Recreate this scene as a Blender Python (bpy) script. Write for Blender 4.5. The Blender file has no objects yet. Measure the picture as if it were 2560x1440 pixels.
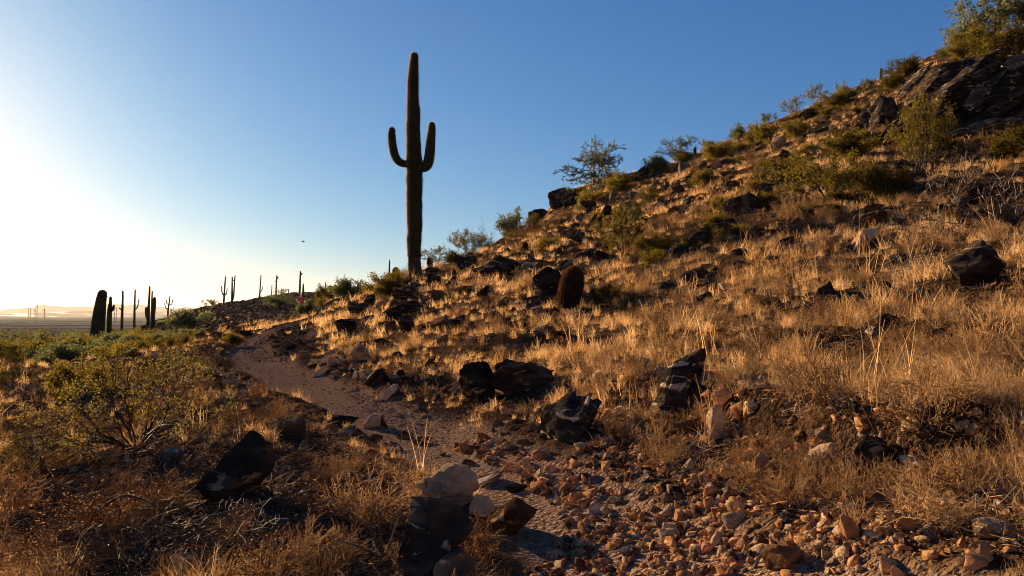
import bpy, bmesh, math, random
import numpy as np
from mathutils import Vector, Matrix, Euler

# ------------------------------------------------------------------ camera, sky, sun, exposure
scn = bpy.context.scene
COL = scn.collection
F = 1862.0                      # focal length in pixels of the 2560 wide photograph
PITCH = math.atan(65.0 / F)     # horizon lies 65 px under the centre
CAM = np.array([0.0, 0.0, 1.55])

cd = bpy.data.cameras.new('camera')
cd.sensor_width = 36.0
cd.lens = F / 2560.0 * 36.0
cd.clip_start = 0.05
cd.clip_end = 40000
cam = bpy.data.objects.new('camera', cd)
cam.location = CAM
cam.rotation_euler = (math.radians(90) + PITCH, 0, 0)
COL.objects.link(cam)
scn.camera = cam

SUN_AZ = math.radians(-42.5)    # to the left of the view axis
SUN_EL = math.radians(14.0)
world = bpy.data.worlds.new('World')
scn.world = world
world.use_nodes = True
wn = world.node_tree
wn.nodes.clear()
sky = wn.nodes.new('ShaderNodeTexSky')
sky.sky_type = 'NISHITA'
sky.sun_disc = False
sky.sun_elevation = SUN_EL
sky.sun_rotation = SUN_AZ
sky.altitude = 400
sky.air_density = 1.0
sky.dust_density = 0.62
sky.ozone_density = 3.0
bg = wn.nodes.new('ShaderNodeBackground')
bg.inputs['Strength'].default_value = 0.05
wo = wn.nodes.new('ShaderNodeOutputWorld')
# one even colour response over the whole sky (deeper blue, as the camera saw it)
sp = wn.nodes.new('ShaderNodeSeparateColor'); cb = wn.nodes.new('ShaderNodeCombineColor')
wn.links.new(sky.outputs[0], sp.inputs[0])
for ch, (pw, gn) in enumerate(((1.33, 0.131), (0.98, 0.328), (0.66, 0.76))):
    p_ = wn.nodes.new('ShaderNodeMath'); p_.operation = 'POWER'; p_.inputs[1].default_value = pw
    g_ = wn.nodes.new('ShaderNodeMath'); g_.operation = 'MULTIPLY'; g_.inputs[1].default_value = gn
    wn.links.new(sp.outputs[ch], p_.inputs[0]); wn.links.new(p_.outputs[0], g_.inputs[0])
    wn.links.new(g_.outputs[0], cb.inputs[ch])
wn.links.new(cb.outputs[0], bg.inputs[0])
wn.links.new(bg.outputs[0], wo.inputs[0])

sd = bpy.data.lights.new('sun', 'SUN')
sd.energy = 5.0
sd.angle = math.radians(0.5)
sd.color = (1.0, 0.74, 0.44)
sun = bpy.data.objects.new('sun', sd)
sdir = Vector((math.sin(SUN_AZ) * math.cos(SUN_EL), math.cos(SUN_AZ) * math.cos(SUN_EL), math.sin(SUN_EL)))
sun.rotation_euler = sdir.to_track_quat('Z', 'Y').to_euler()
sun.location = sdir * 60
COL.objects.link(sun)

vs = scn.view_settings
vs.view_transform = 'Standard'
vs.look = 'None'
vs.exposure = 2.35
vs.gamma = 1.0
vs.use_curve_mapping = False
scn.render.engine = 'CYCLES'
cy = scn.cycles
cy.max_bounces = 6
cy.diffuse_bounces = 2
cy.glossy_bounces = 2
cy.transmission_bounces = 3
cy.transparent_max_bounces = 4
cy.volume_bounces = 0
cy.use_denoising = True
cy.filter_width = 1.0
cy.caustics_reflective = False
cy.caustics_refractive = False

# ------------------------------------------------------------------ helpers
rng = np.random.default_rng(7)
random.seed(7)
_perm = np.random.default_rng(3).permutation(256)
_perm = np.concatenate([_perm, _perm, _perm])
_g = np.random.default_rng(5).normal(size=(256, 3))
_g /= np.linalg.norm(_g, axis=1)[:, None]

def pn(x, y, z=0.0):
    """gradient noise, about -0.6..0.6"""
    x, y, z = np.broadcast_arrays(np.asarray(x, float), np.asarray(y, float), np.asarray(z, float))
    xi, yi, zi = np.floor(x).astype(int), np.floor(y).astype(int), np.floor(z).astype(int)
    xf, yf, zf = x - xi, y - yi, z - zi
    u, v, w = [t * t * t * (t * (t * 6 - 15) + 10) for t in (xf, yf, zf)]
    def gr(i, j, k):
        h = _perm[_perm[_perm[(xi + i) & 255] + ((yi + j) & 255)] + ((zi + k) & 255)]
        g = _g[h]
        return g[..., 0] * (xf - i) + g[..., 1] * (yf - j) + g[..., 2] * (zf - k)
    def lerp(a, b, t): return a + (b - a) * t
    return lerp(lerp(lerp(gr(0,0,0), gr(1,0,0), u), lerp(gr(0,1,0), gr(1,1,0), u), v),
                lerp(lerp(gr(0,0,1), gr(1,0,1), u), lerp(gr(0,1,1), gr(1,1,1), u), v), w)

def fbm(x, y, z=0.0, o=3):
    s = 0; a = 1.0
    for i in range(o):
        s = s + a * pn(x * 2**i + 17.3 * i, y * 2**i + 5.1 * i, z * 2**i if not np.isscalar(z) or z else 0.37 * i)
        a *= 0.5
    return s

def sstep(a, b, x):
    t = np.clip((x - a) / (b - a), 0, 1)
    return t * t * (3 - 2 * t)

def mk_mesh(name, V, Fs, mat=None, smooth=False, mat_idx=None):
    V = np.asarray(V, np.float32); Fs = np.asarray(Fs, np.int32)
    me = bpy.data.meshes.new(name)
    n, k = Fs.shape
    me.vertices.add(len(V)); me.vertices.foreach_set('co', V.ravel())
    me.loops.add(n * k); me.loops.foreach_set('vertex_index', Fs.ravel())
    me.polygons.add(n)
    me.polygons.foreach_set('loop_start', np.arange(0, n * k, k, dtype=np.int32))
    me.polygons.foreach_set('loop_total', np.full(n, k, np.int32))
    if smooth: me.polygons.foreach_set('use_smooth', np.ones(n, bool))
    for m in (mat if isinstance(mat, (list, tuple)) else [mat]):
        if m: me.materials.append(m)
    if mat_idx is not None: me.polygons.foreach_set('material_index', np.asarray(mat_idx, np.int32))
    me.update(calc_edges=True)
    me.validate()
    return me

def obj(name, me, parent=None, loc=(0, 0, 0), rot=(0, 0, 0), scale=(1, 1, 1)):
    o = bpy.data.objects.new(name, me)
    COL.objects.link(o)
    if parent: o.parent = parent
    o.location = loc; o.rotation_euler = rot; o.scale = scale
    return o

def tag(o, label=None, cat=None, group=None, kind=None):
    if label: o['label'] = label
    if cat: o['category'] = cat
    if group: o['group'] = group
    if kind: o['kind'] = kind
    return o

def empty(name, loc, rot=(0, 0, 0), scale=(1, 1, 1)):
    o = bpy.data.objects.new(name, None)
    o.empty_display_size = 0.2
    COL.objects.link(o)
    o.location = loc; o.rotation_euler = rot; o.scale = scale
    return o

# ------------------------------------------------------------------ materials
def new_mat(name):
    m = bpy.data.materials.new(name)
    m.use_nodes = True
    nt = m.node_tree
    nt.nodes.clear()
    out = nt.nodes.new('ShaderNodeOutputMaterial')
    return m, nt, out

def nd(nt, t, **kw):
    n = nt.nodes.new(t)
    for k, v in kw.items():
        if k.startswith('i_'):
            n.inputs[k[2:].replace('_', ' ')].default_value = v
        else:
            setattr(n, k, v)
    return n

def ramp(nt, src, stops):
    r = nt.nodes.new('ShaderNodeValToRGB')
    e = r.color_ramp.elements
    while len(e) < len(stops): e.new(0.5)
    for el, (p, c) in zip(e, stops):
        el.position = p; el.color = (*c, 1)
    nt.links.new(src, r.inputs[0])
    return r.outputs[0]

def mixc(nt, fac, a, b, mode='MIX'):
    m = nt.nodes.new('ShaderNodeMix'); m.data_type = 'RGBA'; m.blend_type = mode
    for s, v in ((m.inputs[0], fac), (m.inputs[6], a), (m.inputs[7], b)):
        if hasattr(v, 'links') or hasattr(v, 'is_linked'): nt.links.new(v, s)
        elif isinstance(v, (int, float)): s.default_value = v
        else: s.default_value = (*v, 1)
    return m.outputs[2]

def coords(nt, kind='Object'):
    return nt.nodes.new('ShaderNodeTexCoord').outputs[kind]

def noise(nt, co, scale, detail=4, rough=0.55, dist=0.0):
    n = nd(nt, 'ShaderNodeTexNoise', i_Scale=scale, i_Detail=detail, i_Roughness=rough, i_Distortion=dist)
    nt.links.new(co, n.inputs['Vector'])
    return n.outputs['Fac']

def rock_mat(name, dark, mid, light, vein=None, vein_amt=0.0, rough=0.75, scale=3.0, strata=0.0, spec=0.3):
    m, nt, out = new_mat(name)
    co = coords(nt)
    info = nt.nodes.new('ShaderNodeObjectInfo')
    off = nt.nodes.new('ShaderNodeVectorMath'); off.operation = 'ADD'
    nt.links.new(co, off.inputs[0])
    mul = nt.nodes.new('ShaderNodeMath'); mul.operation = 'MULTIPLY'; mul.inputs[1].default_value = 37.0
    nt.links.new(info.outputs['Random'], mul.inputs[0])
    nt.links.new(mul.outputs[0], off.inputs[1])
    v = off.outputs[0]
    if strata:
        mp = nt.nodes.new('ShaderNodeMapping')
        mp.inputs['Scale'].default_value = (1, 1, strata)
        mp.inputs['Rotation'].default_value = (0.35, 0.75, 0.2)
        nt.links.new(v, mp.inputs['Vector']); vv = mp.outputs[0]
    else: vv = v
    n1 = noise(nt, vv, scale, 6, 0.62, 0.4)
    col = ramp(nt, n1, [(0.32, dark), (0.52, mid), (0.72, light)])
    if vein:
        n2 = noise(nt, vv, scale * 0.8, 5, 0.6, 1.5)
        f = ramp(nt, n2, [(0.60 - vein_amt * 0.2, (0, 0, 0)), (0.66 - vein_amt * 0.2, (1, 1, 1))])
        col = mixc(nt, f, col, vein)
    var = nt.nodes.new('ShaderNodeHueSaturation')
    mr = nd(nt, 'ShaderNodeMapRange'); mr.inputs['To Min'].default_value = 0.7; mr.inputs['To Max'].default_value = 1.3
    nt.links.new(info.outputs['Random'], mr.inputs['Value'])
    nt.links.new(mr.outputs[0], var.inputs['Value']); nt.links.new(col, var.inputs['Color'])
    b = nt.nodes.new('ShaderNodeBsdfDiffuse')
    b.inputs['Roughness'].default_value = rough
    nt.links.new(var.outputs[0], b.inputs['Color'])
    n3 = noise(nt, vv, scale * 5, 8, 0.7, 0.3)
    bp = nd(nt, 'ShaderNodeBump', i_Strength=0.7, i_Distance=0.03)
    nt.links.new(n3, bp.inputs['Height']); nt.links.new(bp.outputs[0], b.inputs['Normal'])
    nt.links.new(b.outputs[0], out.inputs[0])
    return m

M = {}
M['rock_black'] = rock_mat('dark varnished rock', (0.01288, 0.01012, 0.00828), (0.03128, 0.02299, 0.01747), (0.1012, 0.06808, 0.04416), (0.276, 0.184, 0.1104), 0.05, 0.85, 3.2, 2.5, spec=0.04)
M['rock_veined'] = rock_mat('dark rock with pale veins', (0.01519, 0.01181, 0.01013), (0.03713, 0.02869, 0.02194), (0.1266, 0.08944, 0.06075), (0.4388, 0.3206, 0.2109), 0.16, 0.85, 3.0, 3.0, spec=0.04)
M['rock_brown'] = rock_mat('brown rock', (0.034, 0.01785, 0.00935), (0.1054, 0.0544, 0.0272), (0.272, 0.153, 0.0799), (0.408, 0.255, 0.1445), 0.05, 0.85, 3.0, 2.5, spec=0.04)
M['rock_grey'] = rock_mat('grey rock', (0.033, 0.02475, 0.018), (0.105, 0.078, 0.054), (0.285, 0.21, 0.1425), (0.48, 0.3525, 0.2325), 0.1, 0.85, 3.0, 2.5, spec=0.04)
M['rock_pale'] = rock_mat('pale weathered rock', (0.15, 0.093, 0.0495), (0.45, 0.2925, 0.165), (0.675, 0.48, 0.2925), (0.075, 0.048, 0.033), -0.1, 0.9, 4.2, 1.6, spec=0.04)
M['rock_white'] = rock_mat('white quartz rock', (0.364, 0.286, 0.208), (0.598, 0.494, 0.377), (0.78, 0.663, 0.52), None, 0, 0.75, 3.0, spec=0.1)
M['rock_orange'] = rock_mat('orange rock', (0.1485, 0.05115, 0.01485), (0.42, 0.195, 0.08), (0.62, 0.35, 0.165), (0.6, 0.42, 0.25), 0.05, 0.88, 3.0, 2.0, spec=0.04)

def ground_mat():
    m, nt, out = new_mat('desert soil')
    geo = nt.nodes.new('ShaderNodeNewGeometry')
    p = geo.outputs['Position']
    a = nd(nt, 'ShaderNodeAttribute', attribute_name='trail')
    fa = nd(nt, 'ShaderNodeAttribute', attribute_name='plain')
    n1 = noise(nt, p, 1.1, 8, 0.65)
    soil = ramp(nt, n1, [(0.3, (0.03, 0.016, 0.009)), (0.5, (0.08, 0.044, 0.024)), (0.68, (0.19, 0.112, 0.062))])
    n2 = noise(nt, p, 14.0, 6, 0.7)
    soil = mixc(nt, 0.7, soil, ramp(nt, n2, [(0.3, (0.35, 0.32, 0.3)), (0.7, (1.0, 1.0, 1.0))]), 'MULTIPLY')
    n4 = noise(nt, p, 30.0, 4, 0.7)
    dirt = ramp(nt, n4, [(0.3, (0.13, 0.076, 0.046)), (0.52, (0.29, 0.175, 0.108)), (0.75, (0.47, 0.31, 0.205))])
    col = mixc(nt, a.outputs['Fac'], soil, dirt)
    # far plain: scrub and bare flats in broad patches
    mp = nt.nodes.new('ShaderNodeMapping'); mp.inputs['Scale'].default_value = (0.004, 0.012, 0.01)
    nt.links.new(p, mp.inputs[0])
    n5 = noise(nt, mp.outputs[0], 1.0, 6, 0.6)
    pl = ramp(nt, n5, [(0.40, (0.11, 0.095, 0.055)), (0.5, (0.2, 0.155, 0.10)), (0.6, (0.38, 0.28, 0.19)), (0.7, (0.2, 0.15, 0.10))])
    col = mixc(nt, fa.outputs['Fac'], col, pl)
    b = nt.nodes.new('ShaderNodeBsdfDiffuse')
    b.inputs['Roughness'].default_value = 0.9
    nt.links.new(col, b.inputs['Color'])
    vo = nd(nt, 'ShaderNodeTexVoronoi', i_Scale=26.0)
    nt.links.new(p, vo.inputs['Vector'])
    vo2 = nd(nt, 'ShaderNodeTexVoronoi', i_Scale=70.0)
    nt.links.new(p, vo2.inputs['Vector'])
    ad = nt.nodes.new('ShaderNodeMath'); ad.operation = 'ADD'
    nt.links.new(vo.outputs['Distance'], ad.inputs[0]); nt.links.new(n2, ad.inputs[1])
    ad2 = nt.nodes.new('ShaderNodeMath'); ad2.operation = 'MULTIPLY_ADD'; ad2.inputs[1].default_value = 0.4
    nt.links.new(vo2.outputs['Distance'], ad2.inputs[0]); nt.links.new(ad.outputs[0], ad2.inputs[2])
    bp = nd(nt, 'ShaderNodeBump', i_Strength=1.0, i_Distance=0.035, invert=True)
    nt.links.new(ad2.outputs[0], bp.inputs['Height']); nt.links.new(bp.outputs[0], b.inputs['Normal'])
    nt.links.new(b.outputs[0], out.inputs[0])
    return m
M['ground'] = ground_mat()

def leaf_mat(name, cols, trans, tfac=0.45):
    m, nt, out = new_mat(name)
    info = nt.nodes.new('ShaderNodeObjectInfo')
    co = nt.nodes.new('ShaderNodeNewGeometry').outputs['Position']
    n1 = noise(nt, co, 9.0, 3, 0.6)
    ad = nt.nodes.new('ShaderNodeMath'); ad.operation = 'MULTIPLY_ADD'; ad.inputs[1].default_value = 0.6
    nt.links.new(info.outputs['Random'], ad.inputs[0])
    sb = nt.nodes.new('ShaderNodeMath'); sb.operation = 'MULTIPLY_ADD'; sb.inputs[1].default_value = 1.2; sb.inputs[2].default_value = -0.35
    nt.links.new(n1, sb.inputs[0]); nt.links.new(sb.outputs[0], ad.inputs[2])
    k = len(cols)
    c = ramp(nt, ad.outputs[0], [(i / (k - 1), cc) for i, cc in enumerate(cols)])
    d = nt.nodes.new('ShaderNodeBsdfDiffuse'); nt.links.new(c, d.inputs['Color'])
    t = nt.nodes.new('ShaderNodeBsdfTranslucent')
    tc = mixc(nt, 1.0, c, trans, 'MULTIPLY'); nt.links.new(tc, t.inputs['Color'])
    mx = nt.nodes.new('ShaderNodeMixShader'); mx.inputs[0].default_value = tfac
    nt.links.new(d.outputs[0], mx.inputs[1]); nt.links.new(t.outputs[0], mx.inputs[2])
    nt.links.new(mx.outputs[0], out.inputs[0])
    return m
M['straw'] = leaf_mat('dry straw', [(0.1416, 0.07316, 0.03304), (0.3186, 0.1794, 0.08496), (0.4956, 0.3092, 0.1558), (0.6372, 0.4425, 0.2478), (0.472, 0.3422, 0.2242)], (1.0, 0.88, 0.68), 0.42)
M['straw_grey'] = leaf_mat('grey dead straw', [(0.07, 0.045, 0.028), (0.17, 0.115, 0.072), (0.30, 0.215, 0.14)], (1.0, 0.88, 0.7), 0.3)
M['dry_red'] = leaf_mat('russet dry twigs', [(0.088, 0.0462, 0.022), (0.231, 0.1342, 0.0638), (0.396, 0.253, 0.1298)], (1.0, 0.84, 0.6), 0.35)
M['creosote'] = leaf_mat('creosote leaves', [(0.034, 0.027, 0.007), (0.088, 0.066, 0.016), (0.18, 0.132, 0.035)], (1.0, 0.95, 0.5), 0.5)
M['sage'] = leaf_mat('grey green leaves', [(0.05, 0.055, 0.03), (0.09, 0.095, 0.05), (0.14, 0.14, 0.075)], (1.0, 0.95, 0.65), 0.4)

def plain_mat(name, c1, c2, scale=6.0, rough=0.85, bump=0.3, spec=0.2):
    m, nt, out = new_mat(name)
    n1 = noise(nt, coords(nt), scale, 6, 0.6)
    c = ramp(nt, n1, [(0.35, c1), (0.65, c2)])
    b = nd(nt, 'ShaderNodeBsdfPrincipled', i_Roughness=rough)
    b.inputs['Specular IOR Level'].default_value = spec
    nt.links.new(c, b.inputs['Base Color'])
    bp = nd(nt, 'ShaderNodeBump', i_Strength=bump, i_Distance=0.01)
    nt.links.new(noise(nt, coords(nt), scale * 6, 5, 0.6), bp.inputs['Height'])
    nt.links.new(bp.outputs[0], b.inputs['Normal'])
    nt.links.new(b.outputs[0], out.inputs[0])
    return m
M['twig'] = plain_mat('dark twig bark', (0.02, 0.014, 0.01), (0.06, 0.04, 0.028), 12)
M['branch'] = plain_mat('grey dead wood', (0.045, 0.03, 0.02), (0.16, 0.105, 0.065), 9)
M['paloverde'] = plain_mat('green bark', (0.055, 0.06, 0.03), (0.11, 0.11, 0.06), 9)
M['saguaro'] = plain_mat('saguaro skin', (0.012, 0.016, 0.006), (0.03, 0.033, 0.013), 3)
M['bark'] = plain_mat('corky brown bark', (0.025, 0.014, 0.008), (0.075, 0.042, 0.025), 7, bump=0.8)
M['scar'] = plain_mat('black bark scar', (0.01, 0.008, 0.007), (0.025, 0.02, 0.016), 7)
M['spine'] = leaf_mat('cactus spines', [(0.09, 0.05, 0.022), (0.22, 0.13, 0.062), (0.40, 0.26, 0.13)], (1.0, 0.85, 0.6), 0.55)
M['spine_red'] = leaf_mat('barrel spines', [(0.03, 0.012, 0.005), (0.075, 0.032, 0.013), (0.18, 0.09, 0.038)], (1.0, 0.8, 0.55), 0.2)
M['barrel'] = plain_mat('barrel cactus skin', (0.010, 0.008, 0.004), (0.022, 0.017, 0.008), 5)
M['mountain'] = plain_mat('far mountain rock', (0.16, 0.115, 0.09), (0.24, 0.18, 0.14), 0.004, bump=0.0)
M['wood'] = plain_mat('pole wood', (0.07, 0.05, 0.035), (0.14, 0.1, 0.07), 1)
M['skin'] = plain_mat('skin', (0.38, 0.22, 0.15), (0.45, 0.27, 0.19), 8, 0.6, 0)
M['red_cloth'] = plain_mat('red shirt', (0.42, 0.03, 0.03), (0.55, 0.05, 0.045), 8, 0.9, 0)
M['olive_cloth'] = plain_mat('olive shorts', (0.11, 0.09, 0.03), (0.17, 0.14, 0.05), 8, 0.9, 0)
M['white_cloth'] = plain_mat('white cap', (0.7, 0.68, 0.64), (0.8, 0.78, 0.75), 8, 0.9, 0)
M['shoe'] = plain_mat('shoe', (0.04, 0.035, 0.03), (0.07, 0.06, 0.05), 8, 0.9, 0)
M['feather'] = plain_mat('dark feathers', (0.03, 0.03, 0.035), (0.06, 0.06, 0.07), 8, 0.9, 0)

# ------------------------------------------------------------------ terrain
def pix_ray(px, py):
    a = (np.asarray(px, float) - 1280.0) / F
    b = (720.0 - np.asarray(py, float)) / F
    y = math.cos(PITCH) - b * math.sin(PITCH)
    z = math.sin(PITCH) + b * math.cos(PITCH)
    return a / y, z / y            # x and z per metre of depth y

def project(x, y, z):
    dx, dy, dz = x - CAM[0], y - CAM[1], z - CAM[2]
    zc = dy * math.cos(PITCH) + dz * math.sin(PITCH)
    yc = -dy * math.sin(PITCH) + dz * math.cos(PITCH)
    zc = np.where(np.abs(zc) < 1e-6, 1e-6, zc)
    return 1280 + F * dx / zc, 720 - F * yc / zc

# each column: photo x, then (photo y, depth) pairs up to its skyline, then (depth, height) pairs beyond
PLAIN = [(150, -3.2), (300, -5.2), (800, -8.5), (2000, -12), (9000, -18)]
COLS = [
 (0,    [(1440,4.3),(1250,5.8),(1100,8),(1000,11),(925,16)], [(23,0.0),(35,-0.9),(50,-1.5),(80,-2.2)] + PLAIN),
 (250,  [(1440,4.0),(1250,5.4),(1100,7.6),(1000,10.5),(930,15)], [(22,0.35),(30,0.1),(50,-0.7),(80,-1.6)] + PLAIN),
 (450,  [(1440,3.8),(1250,5.0),(1100,7),(1000,9.5),(930,13),(880,18)], [(30,0.5),(50,0.35),(78,0.9),(100,1.35),(140,0.0),(250,-4.4),(800,-8.5),(2000,-12),(9000,-18)]),
 (640,  [(1440,3.6),(1250,4.8),(1100,6.8),(1000,9.5),(940,12),(880,16),(842,20),(818,25),(806,35),(783,60),(763,88),(752,105)], [(140,2.6),(250,-2),(800,-8),(2000,-12),(9000,-18)]),
 (750,  [(1440,3.6),(1250,4.8),(1100,6.8),(1000,9.2),(930,12),(870,15.5),(830,19),(806,22.5),(796,30),(788,60),(760,80),(742,98),(735,108)], [(140,4.0),(250,-2),(800,-8),(2000,-12),(9000,-18)]),
 (840,  [(1440,3.5),(1250,4.7),(1100,6.8),(1000,9),(920,12),(860,15),(810,19),(775,24),(750,34),(737,55),(728,80)], [(110,4.0),(250,-1),(800,-8),(2000,-12),(9000,-18)]),
 (1035, [(1440,3.4),(1250,4.7),(1090,7),(970,9.5),(870,12.5),(790,16),(730,19.5),(698,21.8),(686,24)], [(32,2.85),(60,3.2),(100,3.5),(250,-1),(800,-8),(2000,-12),(9000,-18)]),
 (1250, [(1440,3.4),(1250,4.6),(1110,6.2),(1000,8),(900,10),(800,13),(720,17),(650,24),(612,32),(606,36)], [(50,4.9),(100,4),(250,-1),(800,-8),(2000,-12),(9000,-18)]),
 (1450, [(1440,3.3),(1250,4.4),(1100,5.9),(1000,7.3),(900,9.2),(800,11.8),(720,15),(620,22),(540,32),(482,42),(472,46)], [(60,9.0),(120,7),(300,0),(800,-8),(2000,-12),(9000,-18)]),
 (1700, [(1440,3.0),(1250,4.1),(1080,5.6),(950,7.2),(830,9.3),(720,12.2),(600,17),(500,24),(430,34),(407,42)], [(60,10.6),(120,10),(300,3),(800,-8),(2000,-12),(9000,-18)]),
 (1950, [(1440,2.7),(1250,3.7),(1080,5),(950,6.3),(830,8),(700,10.5),(580,14),(470,19),(380,26),(322,35),(307,40)], [(60,13.2),(120,14),(300,8),(800,-5),(2000,-12),(9000,-18)]),
 (2200, [(1440,2.5),(1250,3.4),(1080,4.5),(950,5.7),(830,7.2),(700,9.3),(580,12),(450,16.5),(330,23),(250,30),(207,38)], [(60,16.6),(120,20),(300,15),(800,0),(2000,-12),(9000,-18)]),
 (2450, [(1440,2.3),(1250,3.1),(1080,4),(950,5),(830,6.3),(700,8.2),(580,10.5),(450,14.5),(350,19),(200,25),(132,31),(102,36)], [(60,20),(120,26),(300,25),(800,5),(2000,-12),(9000,-18)]),
 (2700, [(1440,2.2),(1250,2.9),(1080,3.7),(950,4.6),(830,5.8),(700,7.4),(580,9.5),(450,13),(330,17.5),(180,23),(60,30)], [(40,17.5),(60,24),(120,34),(300,35),(800,10),(2000,-12),(9000,-18)]),
]
prof = []   # (theta, lnr array, z array)
for px, near, far in COLS:
    pts = []
    for py, d in near:
        ux, uz = pix_ray(px, py)
        pts.append((d * math.hypot(1, float(ux)), CAM[2] + d * float(uz)))
    ux = float(pix_ray(px, 785)[0])
    for d, z in far: pts.append((d * math.hypot(1, ux), z))
    prof.append((math.atan(ux), pts))
def gen(deg, pts): prof.append((math.radians(deg), pts))
gen(50, [(1.5,.35),(3,.95),(6,2.2),(12,4.8),(23,9.5),(46,19),(90,36),(180,55),(500,50),(1500,5),(3000,-12),(9000,-18)])
gen(90, [(1.5,.4),(3,1.0),(6,2.4),(12,5.0),(23,10),(46,20),(90,38),(180,60),(500,60),(1500,20),(3000,-5),(9000,-18)])
gen(135, [(1.5,.2),(3,.5),(6,1.2),(12,2.6),(23,5),(46,9),(90,16),(180,24),(500,25),(1500,5),(3000,-12),(9000,-18)])
gen(180, [(1.5,0),(3,-.1),(6,-.3),(12,-.6),(46,-1.5),(150,-3),(800,-8),(2000,-12),(9000,-18)])
gen(-42, [(3,.0),(6,.05),(10,.2),(16,.3),(23,-.2),(35,-1.2),(60,-2.0)] + PLAIN)
gen(-60, [(3,-.2),(6,-.3),(12,-.5),(20,-1),(35,-1.8),(60,-2.4)] + PLAIN)
gen(-90, [(3,-.5),(6,-1.2),(12,-2.4),(23,-3.6),(60,-4.5),(300,-6),(800,-8.5),(2000,-12),(9000,-18)])
gen(-135, [(3,-.5),(6,-1.0),(12,-2),(23,-3),(60,-4),(300,-6),(800,-8.5),(2000,-12),(9000,-18)])

def pchip(x, y, xq):
    x = np.asarray(x, float); y = np.asarray(y, float)      # y: (n, ...) along axis 0
    h = np.diff(x); sh = (-1,) + (1,) * (y.ndim - 1)
    dl = np.diff(y, axis=0) / h.reshape(sh)
    m = np.zeros_like(y)
    w1 = (2 * h[1:] + h[:-1]).reshape(sh); w2 = (h[1:] + 2 * h[:-1]).reshape(sh)
    a, b = dl[:-1], dl[1:]
    ok = a * b > 0
    with np.errstate(divide='ignore', invalid='ignore'):
        m[1:-1] = np.where(ok, (w1 + w2) / (w1 / np.where(ok, a, 1) + w2 / np.where(ok, b, 1)), 0)
    m[0], m[-1] = dl[0], dl[-1]
    i = np.clip(np.searchsorted(x, xq) - 1, 0, len(x) - 2)
    t = ((xq - x[i]) / h[i]).reshape(sh); hh = h[i].reshape(sh)
    t = np.clip(t, 0, 1)
    return ((1 + 2*t) * (1-t)**2) * y[i] + t * (1-t)**2 * hh * m[i] + t*t*(3-2*t) * y[i+1] + t*t*(t-1) * hh * m[i+1]

LR = np.concatenate([np.linspace(math.log(0.5), math.log(2.0), 18, endpoint=False),
                     np.linspace(math.log(2.0), math.log(45), 270, endpoint=False),
                     np.linspace(math.log(45), math.log(200), 60, endpoint=False),
                     np.linspace(math.log(200), math.log(9000), 40)])
TH = np.radians(np.concatenate([np.arange(-180, -60, 6.0), np.arange(-60, -40, 1.0),
                                np.arange(-40, 42, 0.17), np.arange(42, 60, 1.0), np.arange(60, 180, 6.0)]))
prof.sort(key=lambda p: p[0])
pz = []
for th, pts in prof:
    r = [0.5] + [p[0] for p in pts]; z = [0.0] + [p[1] for p in pts]
    if r[-1] < 9000: r.append(12000); z.append(z[-1])
    pz.append(pchip(np.log(r), z, np.minimum(LR, math.log(r[-1]))))
pth = np.array([p[0] for p in prof]); pz = np.array(pz)
pth2 = np.concatenate([[pth[-1] - 2*math.pi], pth, [pth[0] + 2*math.pi]])
pz2 = np.concatenate([pz[-1:], pz, pz[:1]])
BASE = pchip(pth2, pz2, TH)                     # (theta, lnr)
RR = np.exp(LR)
GX = np.sin(TH)[:, None] * RR[None]
GY = np.cos(TH)[:, None] * RR[None]
GR = np.broadcast_to(RR[None], GX.shape)

def grid_eval(Z, x, y):
    th = np.arctan2(x, y); lr = np.clip(np.log(np.maximum(np.hypot(x, y), 0.5)), LR[0], LR[-1])
    i = np.clip(np.searchsorted(TH, th) - 1, 0, len(TH) - 2); j = np.clip(np.searchsorted(LR, lr) - 1, 0, len(LR) - 2)
    a = np.clip((th - TH[i]) / (TH[i+1] - TH[i]), 0, 1); b = (lr - LR[j]) / (LR[j+1] - LR[j])
    return (1-a)*(1-b)*Z[i, j] + a*(1-b)*Z[i+1, j] + (1-a)*b*Z[i, j+1] + a*b*Z[i+1, j+1]

def hit(Z, px, py, dmin=1.6, dmax=2500.0):
    """where the sight line through a photo pixel meets the ground (or grazes the skyline)"""
    ux, uz = pix_ray(px, py)
    d = np.exp(np.linspace(math.log(dmin), math.log(dmax), 1800))
    X = ux[..., None] * d if np.ndim(ux) else float(ux) * d
    Y = np.broadcast_to(d, np.shape(X)); ZZ = CAM[2] + (uz[..., None] if np.ndim(uz) else float(uz)) * d
    g = grid_eval(Z, X, Y)
    below = ZZ <= g
    k = np.where(below.any(-1), below.argmax(-1), ((g - ZZ) / d).argmax(-1))
    dd = d[k]
    x = ux * dd
    return np.stack([x, dd, grid_eval(Z, x, dd)], -1)

# trail centre line, from photo pixels on the bare ground
TRAIL_PX = [(1720,1440),(1560,1330),(1400,1230),(1230,1150),(1050,1080),(890,1010),(770,960),(690,925),(640,895),(620,868),(655,838),(705,815),(765,800)]
TR = np.array([hit(BASE, float(a), float(b)) for a, b in TRAIL_PX])[:, :2]
TR = np.concatenate([[[0.9, 1.2], [1.0, 2.2]], TR])
def trail_dist(x, y):
    best = np.full(np.shape(x), 1e9)
    for (ax, ay), (bx, by) in zip(TR[:-1], TR[1:]):
        vx, vy = bx - ax, by - ay
        t = np.clip(((x - ax) * vx + (y - ay) * vy) / (vx*vx + vy*vy), 0, 1)
        best = np.minimum(best, np.hypot(x - ax - t*vx, y - ay - t*vy))
    return best
td = trail_dist(GX, GY)
tw = 0.45 + 0.22 * pn(GX / 1.3, GY / 1.3, 4.4)
TMASK = 1 - sstep(tw * 0.75, tw * 1.35, td)
rough = 1 - 0.8 * TMASK
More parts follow.
